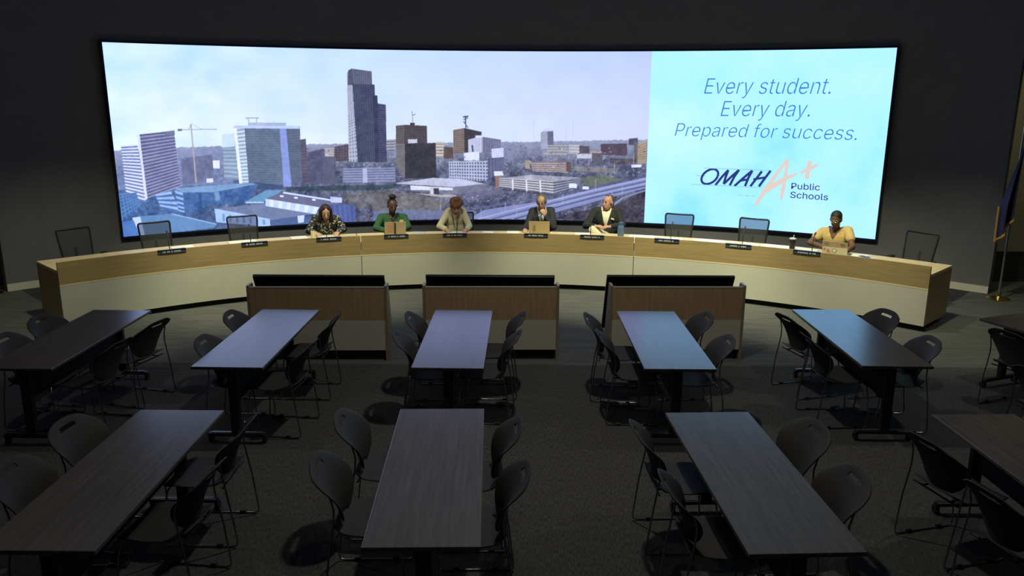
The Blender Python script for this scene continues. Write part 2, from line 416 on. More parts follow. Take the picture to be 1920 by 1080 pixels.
    fill(z2((403, 496), (461, 486), (461, 616), (405, 612)), (142, 128, 124), ('g', 7, 11, (104, 94, 98)))
    fill(z2((461, 486), (548, 506), (546, 560), (480, 560), (480, 612), (461, 616)), (70, 66, 78))
    line(*z2((466, 428), (468, 486)), 2, (70, 74, 100)); line(*z2((454, 430), (480, 428)), 3, (80, 84, 112)); line(*z2((456, 444), (478, 436)), 1.5, (80, 84, 110)); line(*z2((456, 452), (480, 486)), 1.5, (80, 84, 110))
    fill(z2((550, 530), (646, 545), (642, 602), (550, 612)), (128, 130, 162), ('v', 9, 1, (110, 112, 146)))
    fill(z2((480, 545), (552, 526), (552, 610), (482, 610)), (198, 204, 228), ('g', 7, 9, (170, 176, 204)))
    fill(z2((516, 524), (552, 524), (552, 534), (516, 536)), (218, 222, 240))
    fill(z2((458, 612), (536, 606), (536, 650), (460, 650)), (222, 228, 248)); line(*z2((500, 572), (504, 606)), 3, (74, 78, 96))
    fill(z2((598, 592), (660, 586), (660, 640), (600, 640)), (214, 220, 242), ('g', 6, 5, (186, 192, 218))); fill(z2((660, 586), (712, 594), (708, 650), (660, 642)), (132, 138, 172))
    fill(z2((382, 655), (578, 652), (580, 754), (384, 744)), (186, 194, 222), ('g', 15, 6, (104, 112, 146)))
    fill(z2((578, 640), (662, 632), (662, 690), (580, 752)), (92, 98, 130), ('v', 7, 1, (108, 114, 150)))
    fill(z2((846, 510), (880, 490), (882, 590), (848, 594)), (162, 168, 196)); fill(z2((880, 490), (910, 500), (912, 572), (882, 580)), (100, 104, 134), ('h', 1, 8, (116, 120, 150)))
    fill(z2((862, 494), (880, 488), (906, 492), (906, 502), (864, 504)), (206, 212, 236))
    fill(z2((878, 572), (985, 573), (985, 612), (880, 612)), (176, 176, 186), ('g', 14, 3, (126, 126, 142)))
    fill(z2((860, 612), (980, 614), (980, 638), (862, 634)), (166, 168, 184), ('g', 14, 1, (110, 112, 132)))
    fill(z2((990, 570), (1042, 572), (1042, 618), (990, 616)), (196, 196, 206), ('g', 6, 3, (150, 150, 166)))
    fill(z2((1042, 575), (1092, 578), (1092, 612), (1042, 616)), (92, 88, 104))
    fill(z2((1094, 600), (1180, 602), (1180, 626), (1096, 624)), (158, 132, 140), ('g', 12, 2, (196, 184, 192)))
    fill(z2((1150, 566), (1282, 564), (1284, 625), (1152, 622)), (94, 82, 98), ('g', 14, 5, (78, 68, 86)))
    fill(z2((1028, 618), (1105, 616), (1105, 640), (1030, 640)), (200, 204, 220)); fill(z2((1106, 612), (1158, 612), (1160, 668), (1108, 668)), (92, 92, 112), ('v', 6, 1, (106, 106, 128)))
    fill(z2((1335, 572), (1386, 548), (1380, 666), (1336, 668)), (178, 160, 142), ('h', 1, 9, (150, 134, 122))); fill(z2((1292, 540), (1338, 536), (1338, 574), (1292, 572)), (84, 86, 106))
    fill(z2((1318, 556), (1336, 556), (1336, 660), (1320, 660)), (112, 104, 112)); fill(z2((1304, 672), (1356, 670), (1356, 684), (1306, 686)), (232, 236, 248))
    fill(z2((1196, 640), (1330, 640), (1330, 668), (1198, 668)), (92, 88, 100), None, 20)
    fill(z2((768, 648), (792, 648), (792, 694), (768, 690)), (170, 158, 148)); fill(z2((792, 656), (1000, 656), (985, 712), (806, 704)), (132, 118, 124), ('h', 1, 5, (176, 168, 174)))
    fill(z2((975, 658), (1002, 656), (1000, 700), (976, 708)), (104, 84, 84))
    fill(z2((1042, 740), (1150, 722), (1262, 745), (1105, 792)), (108, 116, 108), None, 10)
    fill(z2((1000, 680), (1240, 690), (1230, 716), (1010, 700)), (128, 126, 134), None, 18)
    fill(z2((610, 705), (652, 704), (660, 726), (612, 728)), (222, 228, 245)); fill(z2((616, 728), (648, 726), (648, 784), (618, 790)), (152, 118, 122))
    fill(z2((636, 738), (910, 752), (912, 822), (636, 784)), (202, 202, 212), ('h', 1, 5, (104, 106, 130)))
    for k in range(4): fill(z2((700+k*70, 734+k*4), (708+k*70, 734+k*4), (710+k*70, 800+k*6), (702+k*70, 798+k*6)), (222, 222, 230))
    fill(z2((910, 752), (1046, 738), (1046, 780), (912, 822)), (152, 154, 178), ('h', 1, 5, (86, 90, 114)))
    fill(z2((640, 740), (800, 722), (1046, 736), (910, 754)), (168, 170, 192), None, 22)
    for k in range(10): fill(z2((660+k*24, 790+k*3), (674+k*24, 792+k*3), (674+k*24, 802+k*3), (660+k*24, 800+k*3)), (80, 78, 92))
    fill(z2((168, 790), (400, 782), (566, 768), (580, 800), (420, 822), (190, 806)), (118, 122, 148), None, 14)
    fill(z2((106, 766), (300, 738), (440, 742), (564, 768), (404, 784), (186, 772)), (192, 196, 222), None, 10)
    fill(z2((186, 776), (400, 788), (404, 800), (190, 800)), (226, 228, 240)); fill(z2((286, 782), (332, 784), (334, 826), (288, 822)), (206, 208, 222)); fill(z2((304, 790), (332, 790), (334, 826), (306, 824)), (70, 68, 88))
    fill(z2((480, 812), (600, 800), (600, 840), (482, 850)), (110, 108, 140), None, 18)
    fill(z2((0, 820), (200, 812), (380, 862), (340, 900), (0, 906)), (112, 110, 116), None, 20)
    fill(z2((200, 815), (340, 836), (420, 836), (420, 824), (330, 822)), (170, 168, 172), None, 20)
    fill(z2((0, 905), (180, 900), (520, 905), (520, 946), (0, 950)), (112, 122, 160), None, 12)
    fill(z2((1378, 790), (1378, 965), (900, 946), (1000, 916), (1240, 868)), (70, 68, 84), None, 24)
    fill(z2((480, 946), (560, 900), (880, 852), (1100, 796), (1380, 734), (1380, 790), (1240, 826), (930, 910), (800, 946)), (136, 146, 198), None, 6)
    for o, c in ((10, (170, 178, 222)), (24, (94, 102, 148)), (34, (160, 168, 214)), (46, (84, 92, 138))):
        line(*z2((480+o*5, 946), (1120, 790+o)), 2.2, c); line(*z2((1120, 790+o), (1380, 732+o)), 2.2, c)
    line(*z2((520, 892), (890, 832)), 3, (96, 104, 148)); line(*z2((890, 832), (1380, 728)), 2, (90, 98, 142))
    line(*z2((1218, 872), (1262, 838)), 4, (140, 148, 188)); line(*z2((1262, 838), (1380, 800)), 3.4, (130, 138, 180))
    for x, y0, y1 in ((545, 900, 940), (726, 880, 935), (958, 820, 872), (1124, 740, 800), (1208, 800, 880), (1260, 780, 830), (1090, 640, 690), (1220, 660, 720), (1316, 620, 700), (340, 850, 905), (668, 860, 905)):
        line(*z2((x, y0), (x, y1)), 1.0, (176, 184, 216), .8)
    fill(z2((990, 766), (1030, 768), (1030, 790), (990, 788)), (222, 232, 250)); fill(z2((1058, 780), (1090, 782), (1090, 796), (1058, 796)), (222, 232, 250))
    for x, y0, y1 in ((812, 445, 545), (976, 480, 560), (1010, 440, 530)): line(*z2((x, y0), (x, y1)), .9, (196, 196, 226), .8)
    # scattered cars, roofs and tree clumps
    for _ in range(900):
        px = rng.uniform(230, 1208); py = rng.uniform(272, 412) if px > 560 else rng.uniform(274, 320)
        if px < 562 or (py > 300 and px < 700): continue
        if 640 < px < 730 and py < 310: continue
        w, h = rng.uniform(1, 4.5), rng.uniform(.8, 2.4); b = rng.choice([58, 80, 110, 190, 226], p=[.3, .26, .2, .14, .1])
        if py > 330 and 870 < px < 1210 and (py-330) > (1210-px)*.16: continue
        if any(x0 < px < x1 and y0 < py < y1 for x0, x1, y0, y1 in ((742, 818, 230, 336), (848, 905, 238, 290), (840, 948, 300, 340), (928, 1090, 328, 366), (648, 728, 128, 306), (750, 900, 335, 362))): continue
        fill([(px, py), (px+w, py), (px+w, py+h), (px, py+h)], (b, b, b*1.1+12), None, 4, .6)
    img = np.clip(img, 0, 255).reshape(NZ, K, NX, K, 3).mean((1, 3))/255
    out = np.where(img <= .04045, img/12.92, ((img+.055)/1.055)**2.4)
    out[..., 2] *= 1+(BOOST-1)*np.clip((out[..., 2]-.7)/.3, 0, 1)
    return NX, NZ, out

screen = thing('video_wall', 'long curved video screen showing a city skyline and a pale blue slogan panel', 'screen', (0, 0, 0))
def vcol_emission(name, strength):
    m = emis(name, (1, 1, 1), strength)
    a = m.node_tree.nodes.new('ShaderNodeAttribute'); a.attribute_name = 'picture'
    m.node_tree.links.new(a.outputs['Color'], m.node_tree.nodes['Emission'].inputs[0])
    return m
SCREEN_POWER = 1.05
BOOST = 1.5            # the screen's blues are brighter than the photograph can record
NX, NZ, pix = skyline_pixels()
av = SA0+(A_SPLIT-SA0)*(np.arange(NX)/(NX-1)); zv = SZ1-(SZ1-SZ0)*(np.arange(NZ)/(NZ-1))
AA, ZZ = np.meshgrid(av, zv)
co = np.stack([SC[0]+SR*np.sin(AA), SC[1]+SR*np.cos(AA), ZZ], -1).reshape(-1, 3)
idx = np.arange(NX*NZ).reshape(NZ, NX)
quads = np.stack([idx[1:, :-1], idx[1:, 1:], idx[:-1, 1:], idx[:-1, :-1]], -1).reshape(-1, 4)
me = bpy.data.meshes.new('skyline_picture')
me.vertices.add(len(co)); me.vertices.foreach_set('co', co.ravel())
me.loops.add(quads.size); me.loops.foreach_set('vertex_index', quads.ravel())
me.polygons.add(len(quads)); me.polygons.foreach_set('loop_start', np.arange(0, quads.size, 4)); me.polygons.foreach_set('loop_total', np.full(len(quads), 4))
me.update(calc_edges=True)
ca = me.color_attributes.new('picture', 'FLOAT_COLOR', 'POINT')
ca.data.foreach_set('color', np.concatenate([pix.reshape(-1, 3), np.ones((NX*NZ, 1))], 1).ravel())
me.materials.append(vcol_emission('screen_skyline', SCREEN_POWER))
o = bpy.data.objects.new('skyline_picture', me); col.objects.link(o); o.parent = screen
# slogan half
m = emis('screen_slogan', lin((182, 246, 255)), SCREEN_POWER)
nt = m.node_tree; tc = nt.nodes.new('ShaderNodeTexCoord'); n1 = nt.nodes.new('ShaderNodeTexNoise'); n1.inputs['Scale'].default_value = 0.55; n1.inputs['Detail'].default_value = 6; n1.inputs['Roughness'].default_value = .55
rp = nt.nodes.new('ShaderNodeValToRGB'); els = rp.color_ramp.elements
els[0].position = .30; B3 = lambda c: (lin(c)[0], lin(c)[1]*1.0, lin(c)[2]*BOOST, 1)
els[0].color = B3((140, 230, 252)); els[1].position = .74; els[1].color = B3((204, 250, 255))
e = els.new(.43); e.color = B3((170, 243, 255))
nt.links.new(tc.outputs['Object'], n1.inputs['Vector']); nt.links.new(n1.outputs['Fac'], rp.inputs['Fac']); nt.links.new(rp.outputs['Color'], nt.nodes['Emission'].inputs[0])
MB().arc(SR, SR+.01, A_SPLIT, SA1, SZ0, SZ1, 32, SC).build('slogan_panel', m, screen)
# rim
M_bezel = mat('screen_rim', (0.006, 0.008, 0.02), 0.4)
mb = MB(); bw = .035; ba = bw/SR
mb.arc(SR-.02, SR+.05, SA0-ba, SA1+ba, SZ1, SZ1+bw, 48, SC); mb.arc(SR-.02, SR+.05, SA0-ba, SA1+ba, SZ0-bw, SZ0, 48, SC)
mb.arc(SR-.02, SR+.05, SA0-ba, SA0, SZ0, SZ1, 2, SC); mb.arc(SR-.02, SR+.05, SA1, SA1+ba, SZ0, SZ1, 2, SC)
mb.build('rim', M_bezel, screen)

def bend(pts2, off=.006):
    return [(SC[0]+(SR-off)*math.sin(a), SC[1]+(SR-off)*math.cos(a), z) for a, z in pts2]
try: FONT = bpy.data.fonts.load(bpy.utils.resource_path('LOCAL')+'/datafiles/fonts/Inter.woff2')
except Exception: FONT = bpy.data.fonts.load('<builtin>')
def cap_height(weight):
    cu = bpy.data.curves.new('cap', 'FONT'); cu.body = 'E'; cu.font = FONT; cu.offset = weight
    t = bpy.data.objects.new('cap', cu); col.objects.link(t)
    me = bpy.data.meshes.new_from_object(t.evaluated_get(bpy.context.evaluated_depsgraph_get()))
    h = max(q.co.y for q in me.vertices)
    bpy.data.objects.remove(t); bpy.data.meshes.remove(me)
    return h
def text_on_screen(name, txt, left, right, cap, color, shear=0.0, weight=0.0, strength=1.0):
    """left/right: photo pixels of the baseline ends, cap: pixel of the cap line at the left"""
    cu = bpy.data.curves.new(name, 'FONT'); cu.body = txt; cu.font = FONT; cu.shear = shear; cu.offset = weight; cu.resolution_u = 4
    t = bpy.data.objects.new(name, cu); col.objects.link(t)
    dg = bpy.context.evaluated_depsgraph_get(); me = bpy.data.meshes.new_from_object(t.evaluated_get(dg))
    bpy.data.objects.remove(t)
    v = np.array([x.co[:] for x in me.vertices])
    a0, z0 = S(*left); a1, z1 = S(*right); _, zc = S(left[0], cap)
    x0, x1 = v[:, 0].min(), v[:, 0].max(); caph = cap_height(weight)
    out = []
    for x, y, _z in v:
        f = (x-x0)/(x1-x0); zb = z0+(z1-z0)*f
        out.append((a0+(a1-a0)*f, zb+y/caph*(zc-z0)))
    for mv, p in zip(me.vertices, bend(out)): mv.co = p
    me.materials.append(emis(name+'_glow', lin(color), SCREEN_POWER*strength))
    o = bpy.data.objects.new(name, me); col.objects.link(o); o.parent = screen
    return o
BLUE = (52, 128, 214)
text_on_screen('slogan_text', 'Every student.', (1320, 176), (1557, 176.5), 147, BLUE, .22, -.009)
text_on_screen('slogan_text', 'Every day.', (1351, 218), (1518, 219), 189.5, BLUE, .22, -.009)
text_on_screen('slogan_text', 'Prepared for success.', (1265, 255), (1606, 263), 231, BLUE, .22, -.009)
NAVY = (44, 60, 128)
L8 = lambda *p: [(1290+x/6, 270+y/6) for x, y in p]
text_on_screen('logo_lettering', 'Public', L8((1160, 505))[0], L8((1482, 522))[0], 270+436/6, NAVY, 0, .006)
text_on_screen('logo_lettering', 'Schools', L8((1148, 604))[0], L8((1574, 634))[0], 270+534/6, NAVY, 0, .006)
def strokes(name, lst, color, off):
    mb = MB()
    for pts, w in lst:
        w = w if isinstance(w, (list, tuple)) else [w]*len(pts)
        q = [S(*p) for p in pts]; q = [(a*SR, z) for a, z in q]; n = len(q); k = 0.0095
        vs = []
        for i in range(n):
            ax, az = q[max(i-1, 0)]; bx, bz = q[min(i+1, n-1)]; L = math.hypot(bx-ax, bz-az) or 1
            nx, nz = -(bz-az)/L*w[i]*k/2, (bx-ax)/L*w[i]*k/2
            vs += [((q[i][0]+nx)/SR, q[i][1]+nz), ((q[i][0]-nx)/SR, q[i][1]-nz)]
        mb.add(bend(vs, off), [(2*i, 2*i+1, 2*i+3, 2*i+2) for i in range(n-1)])
    return mb.build(name, emis(name+'_glow', lin(color), SCREEN_POWER), screen)
strokes('logo_rule', [(L8((180, 270), (950, 297)), 1.1), (L8((40, 453), (820, 490)), 1.1), (L8((90, 355), (200, 360)), 1.1), (L8((565, 574), (610, 577)), 1.2), (L8((640, 579), (690, 582)), 1.2), (L8((715, 583), (760, 586)), 1.2)], (140, 196, 232), .005)
oval = [(246+94*math.cos(t)*.93+40*math.sin(t)*-1*.9, 366+84*math.sin(t)) for t in [2*PI*k/24 for k in range(25)]]
strokes('logo_lettering', [(L8(*oval), 4.2),
    (L8((308, 464), (380, 372), (455, 292)), 4.4), (L8((455, 292), (425, 370), (402, 450)), 4.4), (L8((402, 450), (490, 365), (576, 290)), 4.4), (L8((576, 290), (520, 370), (470, 466)), 4.4),
    (L8((522, 474), (620, 385), (725, 298)), 4.4), (L8((725, 298), (680, 380), (642, 474)), 4.4), (L8((590, 412), (674, 398)), 4.0),
    (L8((702, 476), (765, 395), (832, 306)), 4.4), (L8((798, 478), (862, 390), (930, 300)), 4.4), (L8((735, 398), (866, 376)), 4.0)], NAVY, .008)
strokes('logo_mark', [(L8((755, 695), (870, 520), (1000, 330), (1125, 165)), [5, 8, 6, 5]), (L8((1125, 165), (1100, 330), (1070, 500), (1048, 622)), [4, 6, 7, 5]),
    (L8((870, 525), (960, 468), (1090, 392), (1222, 335)), [10, 10, 8, 4]), (L8((1372, 188), (1355, 290), (1333, 392)), [6, 8, 7]), (L8((1265, 326), (1355, 285), (1457, 234)), [4, 7, 5])], (226, 208, 200), .010)

# ------------------------------------------------------------------ curved desk in three sections
def wood(name, color, rough, dark=.75, scale=2.2, stretch=(1, 1, 14)):
    return mat(name, color, rough, noise=1-dark, nscale=scale, stretch=stretch)
M_oak = wood('desk_oak_front', (0.35, 0.25, 0.115), .45, .86, 3, (1, 1, 18))
M_top = wood('desk_oak_top', (0.66, 0.52, 0.30), .4, .9, 3, (3, 3, 3))
M_edge = mat('oak_edge', (0.72, 0.60, 0.38), .5)
M_lam = mat('desk_cream_laminate', (0.55, 0.545, 0.46), .5, noise=.02, nscale=3)
M_toe = mat('toe_kick', (0.012, 0.012, 0.012), .8)
AL, S1, S2, AR = R(-45.9), math.atan2(-2.0276, 7.1305), math.atan2(1.9494, 7.238), R(45.05)
G = .0007
for nm, a0, a1, ends in (('left section of the curved wooden desk, ending near the left wall', AL, S1-G, 'L'), ('middle section of the curved wooden desk, between the two dark seams', S1+G, S2-G, ''), ('right section of the curved wooden desk, ending near the flag', S2+G, AR, 'R')):
    t = thing('dais_desk', nm, 'desk', (DC[0]+DR*math.sin((a0+a1)/2), DC[1]+DR*math.cos((a0+a1)/2), 0), 0, 'sections of the curved desk')
    c = (DC[0]-t.location.x, DC[1]-t.location.y)
    MB().arc(DR+.03, DR+.86, a0, a1, .725, .76, 24, c).build('worktop', M_top, t)
    MB().arc(DR, DR+.03, a0, a1, .577, .867, 24, c).build('front_panel', M_oak, t)
    MB().arc(DR-.0015, DR+.03, a0, a1, .558, .577, 24, c).build('trim_strip', M_edge, t)
    MB().arc(DR, DR+.03, a0, a1, .079, .558, 24, c).build('lower_panel', M_lam, t, label='cream laminate lower panel')
    MB().arc(DR+.07, DR+.10, a0, a1, .0, .079, 24, c).build('toe_kick', M_toe, t)
    th = .03/DR
    if ends == 'L':
        MB().arc(DR+.03, DR+.86, a0, a0+th, .079, .725, 1, c).build('end_panel', M_oak, t)
    if ends == 'R':
        MB().arc(DR+.03, DR+.86, a1-th, a1, .079, .725, 1, c).build('end_panel', M_oak, t)
    for k in ((.05, .5, .95) if not ends else (.03, .5, .97)):
        a = a0+(a1-a0)*k
        MB().arc(DR+.10, DR+.8, a-.002, a+.002, 0, .725, 1, c).build('support_panel', M_oak, t)

# ------------------------------------------------------------------ three low cabinets with displays behind them
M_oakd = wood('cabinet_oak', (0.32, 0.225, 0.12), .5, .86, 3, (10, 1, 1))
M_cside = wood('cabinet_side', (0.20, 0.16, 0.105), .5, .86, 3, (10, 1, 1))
M_caps = mat('cabinet_edge', (0.42, 0.39, 0.34), .5)
M_laml = mat('cabinet_laminate', (0.40, 0.39, 0.33), .5, noise=.02)
M_black = mat('display_black', (0.006, 0.006, 0.007), .35)
M_glass = mat('display_glass', (0.004, 0.004, 0.005), .12)
for cx, cy, w, which, (mx0, mx1) in ((-2.175, 8.63, 1.555, 'left', (-2.94, -1.45)), (-.235, 8.69, 1.535, 'middle', (-.985, .485)), (1.875, 8.74, 1.535, 'right', (1.085, 2.55))):
    t = thing('low_cabinet', which+' low wooden cabinet with cream lower panel, in front of the curved desk', 'cabinet', (cx, cy, 0), R(1.3), 'low cabinets before the desk')
    MB().box((0, .012, .672), (w-.06, .024, .375)).build('front_panel', M_oakd, t)
    MB().box((0, .012, .305), (w-.06, .024, .355)).build('lower_panel', M_laml, t, label='cream laminate lower panel')
    MB().box((0, .012, .8625), (w-.06, .03, .011)).build('top_edge', M_caps, t)
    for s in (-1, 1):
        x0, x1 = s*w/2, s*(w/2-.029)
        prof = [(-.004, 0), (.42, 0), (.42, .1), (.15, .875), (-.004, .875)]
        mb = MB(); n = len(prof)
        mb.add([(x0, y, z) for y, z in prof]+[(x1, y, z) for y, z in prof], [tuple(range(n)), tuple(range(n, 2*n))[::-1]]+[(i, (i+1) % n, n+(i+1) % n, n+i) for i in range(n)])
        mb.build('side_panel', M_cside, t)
        mb = MB().box((s*(w/2-.0145), .073, .879), (.029, .154, .008)); mb.build('side_cap', M_caps, t)
    MB().box((0, .06, .055), (w-.08, .02, .11)).build('toe_kick', M_toe, t)
    for z in (.13, .5): MB().box((0, .13 if z > .3 else .2, z), (w-.06, .2 if z > .3 else .34, .018)).build('shelf', M_oakd, t)
    # leaning display
    top = Vector((0, 8.855, .945)); bot = Vector((0, 9.235, .22)); d = bot-top; ang = math.atan2(d.y, -d.z)
    ctr = (top+bot)/2
    dsp = thing('display', 'black flat display leaning behind the %s low cabinet, facing the desk' % which, 'display', ((mx0+mx1)/2, ctr.y+(cy-8.69)*.8, 0), 0, 'displays behind the cabinets')
    Mx = Matrix.Rotation(ang, 3, 'X')
    H_ = d.length; Wd = mx1-mx0
    def P(x, y, z): return Mx @ Vector((x, y, z)) + Vector((0, 0, ctr.z))
    MB().box(P(0, 0.018, 0), (Wd, .036, H_), Mx).build('housing', M_black, dsp, bevel=.004)
    MB().box(P(0, .037, 0), (Wd-.02, .004, H_-.02), Mx).build('screen_glass', M_glass, dsp)
    for s in (-1, 1):
        f = P(s*.45, .036, -H_/2+.05)
        MB().tube([P(s*.45, .042, -H_/2+.1), (s*.45, f.y+.02, .02), (s*.45, f.y-.1, .012)], .012, 8).tube([(s*.45, f.y-.28, .012), (s*.45, f.y+.12, .012)], .012, 8).build('foot', M_black, dsp, smooth=True)

# ------------------------------------------------------------------ training tables
def table_wood():
    m = mat('table_laminate', (.07, .064, .06), .23, spec=1.0)
    nt = m.node_tree; b = nt.nodes['Principled BSDF']
    tc = nt.nodes.new('ShaderNodeTexCoord'); mp = nt.nodes.new('ShaderNodeMapping'); mp.inputs['Scale'].default_value = (26, 1.1, 1)
    n = nt.nodes.new('ShaderNodeTexNoise'); n.inputs['Scale'].default_value = 1.6; n.inputs['Detail'].default_value = 5; n.inputs['Roughness'].default_value = .65
    r = nt.nodes.new('ShaderNodeValToRGB'); r.color_ramp.elements[0].position = .3; r.color_ramp.elements[1].position = .75
    r.color_ramp.elements[0].color = (.052, .047, .044, 1); r.color_ramp.elements[1].color = (.098, .089, .082, 1)
    nt.links.new(tc.outputs['Object'], mp.inputs['Vector']); nt.links.new(mp.outputs['Vector'], n.inputs['Vector']); nt.links.new(n.outputs['Fac'], r.inputs['Fac']); nt.links.new(r.outputs['Color'], b.inputs['Base Color'])
    return m
M_tab = table_wood()
M_tedge = mat('table_edge', (.02, .019, .018), .5)
M_leg = mat('leg_black', (.012, .012, .013), .4)
M_chrome = mat('chrome', (.62, .62, .64), .18, 1.0)
M_footc = mat('foot_dark_gloss', (.10, .10, .11), .3, .8)
M_fabric = mat('modesty_fabric', (.012, .012, .014), .9, noise=.3, nscale=80)
TW, TL, TH = .61, 1.83, .737
def make_table(label, loc, rz):
    t = thing('folding_table', label, 'table', loc, rz, 'audience tables')
    MB().box((0, 0, TH-.013), (TW, TL, .026)).build('tabletop', M_tab, t, bevel=.004)
    mb = MB()
    mb.box((0, 0, TH-.03), (TW-.16, TL-.3, .008)); mb.build('underframe', M_leg, t)
    for s in (-1, 1):
        y = s*.80
        lg = MB().box((0, y, .39), (.085, .05, .60)).box((0, y, TH-.045), (.40, .06, .022)).build('leg', M_leg, t, bevel=.006)
        MB().box((0, y, .085), (.50, .055, .03)).build('foot', M_leg, lg, bevel=.008)
        MB().box((0, y, .102), (.44, .03, .006)).build('foot_cap', M_footc, lg, bevel=.002)
        for sx in (-1, 1):
            c = MB().tube([(sx*.235-.013, y+.018, .034), (sx*.235+.013, y+.018, .034)], .034, 14).tube([(sx*.235, y, .085), (sx*.235, y, .06)], .014, 8).box((sx*.235, y+.01, .062), (.034, .04, .016))
            c.build('caster', M_leg, lg, smooth=True)
    MB().box((0, 0, .53), (.012, 1.50, .34)).box((0, 0, .68), (.05, 1.55, .04)).build('modesty_panel', M_fabric, t, bevel=.004)
    return t
TABLES = dict(
    A2=(-4.106, 7.18, -.013, 'leftmost dark table in the row nearest the cabinets'),
    B2=(-2.361, 7.241, -.024, 'table pointing at the left low cabinet, its top shining pale blue'),
    C2=(-.523, 7.254, -.017, 'table pointing at the middle low cabinet, its top shining pale blue'),
    D2=(1.42, 7.263, 0, 'table pointing at the right low cabinet, its top shining blue'),
    E2=(3.304, 7.37, -.011, 'table right of the cabinets, its top half blue and half brown'),
    F2=(5.47, 7.24, R(22), 'dark table turned askew at the right edge, below the flag'),
    A1=(-2.385, 4.489, -.004, 'nearest table at the left, long brown top cut by the photo corner'),
    C1=(-.479, 4.541, .027, 'nearest table in the middle, dark woodgrain top'),
    D1=(1.461, 4.507, .046, 'nearest table right of the middle, bluish at its far end'),
    G1=(3.37, 4.50, .02, 'nearest table at the right edge, mostly out of view'))
tab0 = None
for k, (x, y, a, lb) in TABLES.items():
    if tab0 is None: tab0 = make_table(lb, (x, y, 0), a)
    else: dup(tab0, (x, y, 0), a, lb)

# ------------------------------------------------------------------ shell chairs on sled frames
M_shell = mat('chair_shell', (.038, .037, .036), .6, noise=.05, nscale=40, spec=.14)
M_rod = mat('chair_rod', (.35, .35, .37), .25, 1.0)
M_rodd = mat('chair_rod_dark', (.05, .05, .055), .3, 1.0)
def grid_shell(name, fn, nu, nv, holes, thick, parent, m):
    vs = [fn(i/nu, j/nv) for j in range(nv+1) for i in range(nu+1)]
    fs = [(j*(nu+1)+i, j*(nu+1)+i+1, (j+1)*(nu+1)+i+1, (j+1)*(nu+1)+i) for j in range(nv) for i in range(nu) if (i, j) not in holes]
    me = bpy.data.meshes.new(name); me.from_pydata(vs, [], fs); me.materials.append(m)
    me.polygons.foreach_set('use_smooth', [True]*len(me.polygons))
    o = bpy.data.objects.new(name, me); col.objects.link(o); o.parent = parent
    s = o.modifiers.new('thick', 'SOLIDIFY'); s.thickness = thick; s.offset = 0
    b = o.modifiers.new('round', 'BEVEL'); b.width = .0025; b.segments = 2; b.limit_method = 'ANGLE'; b.angle_limit = R(50)
    return o
def make_chair(label, loc, rz):
    t = thing('shell_chair', label, 'chair', loc, rz, 'audience chairs')
    def back(u, v):
        s = 2*u-1
        z = .475+.365*v
        w = .120+.122*math.sin(min(v, .66)/.66*PI/2)
        if v > .72: w *= math.sqrt(max(0, 1-((v-.72)/.28)**2*.42))
        if v < .1: w *= .86+1.4*v
        zz = z - .045*max(0, v-.55)/.45*abs(s)**3.2
        x = -.175-.165*v**1.25 + .02*math.sin(v*PI) + .062*s*s*(.55+.6*math.sin(v*PI))
        return (x, s*w, zz)
    holes = {(i, j) for i in range(6, 12) for j in (14,)}
    grid_shell('backrest', back, 18, 17, holes, .009, t, M_shell)
    def seat(u, v):
        s = 2*u-1; x = .235-.43*v
        w = .195+.035*math.sin(v*PI)+.006*(1-v)
        if v < .12: w *= .9+.8*v
        if v > .88: w *= 1-.9*(v-.88)
        z = .445+.012*abs(s)**2.5 - .030*max(0, .2-v)/.2*.9 - .012*math.sin(v*PI)+ .03*max(0, v-.85)/.15
        return (x, s*w, z)
    grid_shell('seat', seat, 14, 14, set(), .009, t, M_shell)
    for s in (-1, 1):
        y = s*.225
        path = [(.185, s*.17, .425), (.2, s*.205, .40), (.215, y, .30), (.235, y, .05), (.23, y, .018), (.205, y, .009), (0, y, .009), (-.215, y, .009), (-.242, y, .018), (-.248, y, .05), (-.218, s*.232, .30), (-.195, s*.228, .44), (-.178, s*.228, .54), (-.172, s*.236, .62), (-.186, s*.240, .69), (-.195, s*.232, .71)]
        MB().tube(path, .0062, 8).build('sled_frame', M_rod, t, smooth=True)
        for gx in (.1, -.15): MB().tube([(gx, y, .0175), (gx+.04, y, .0175)], .011, 8).build('glide', M_leg, t, smooth=True)
    MB().tube([(.16, -.17, .425), (.16, .17, .425)], .007, 8).tube([(-.17, -.2, .425), (-.17, .2, .425)], .007, 8).tube([(.16, -.12, .425), (-.17, -.12, .425)], .006, 8).tube([(.16, .12, .425), (-.17, .12, .425)], .006, 8).build('seat_support', M_rodd, t, smooth=True)
    return t
row2 = {'A2': 'the leftmost table nearest the cabinets', 'B2': 'the table at the left cabinet', 'C2': 'the table at the middle cabinet',
        'D2': 'the table at the right cabinet', 'E2': 'the half blue table', 'F2': 'the askew table below the flag',
        'A1': 'the nearest left table', 'C1': 'the nearest middle table', 'D1': 'the nearest table right of middle', 'G1': 'the nearest table at the right edge'}
CH = dict(A2lf=(80, 592), A2ln=(10, 628), A2rf=(290, 600), A2rn=(220, 637), B2lf=(436, 585), B2ln=(385, 632), B2rf=(628, 588), B2rn=(578, 640),
    C2lf=(772, 588), C2ln=(748, 622), C2rf=(975, 588), C2rn=(966, 622), D2lf=(1106, 590), D2ln=(1130, 622), D2rf=(1322, 588), D2rn=(1362, 632),
    E2lf=(1478, 590), E2ln=(1520, 628), E2rf=(1660, 583), E2rn=(1742, 634), F2lf=(1893, 619), F2ln=(1945, 690),
    A1lf=(130, 788), A1ln=(20, 868), A1rf=(458, 785), A1rn=(390, 872), C1lf=(646, 776), C1ln=(604, 860), C1rf=(962, 792), C1rn=(975, 876),
    D1lf=(1200, 797), D1ln=(1258, 895), D1rf=(1525, 795), D1rn=(1598, 885), G1lf=(1745, 820), G1ln=(1862, 915))
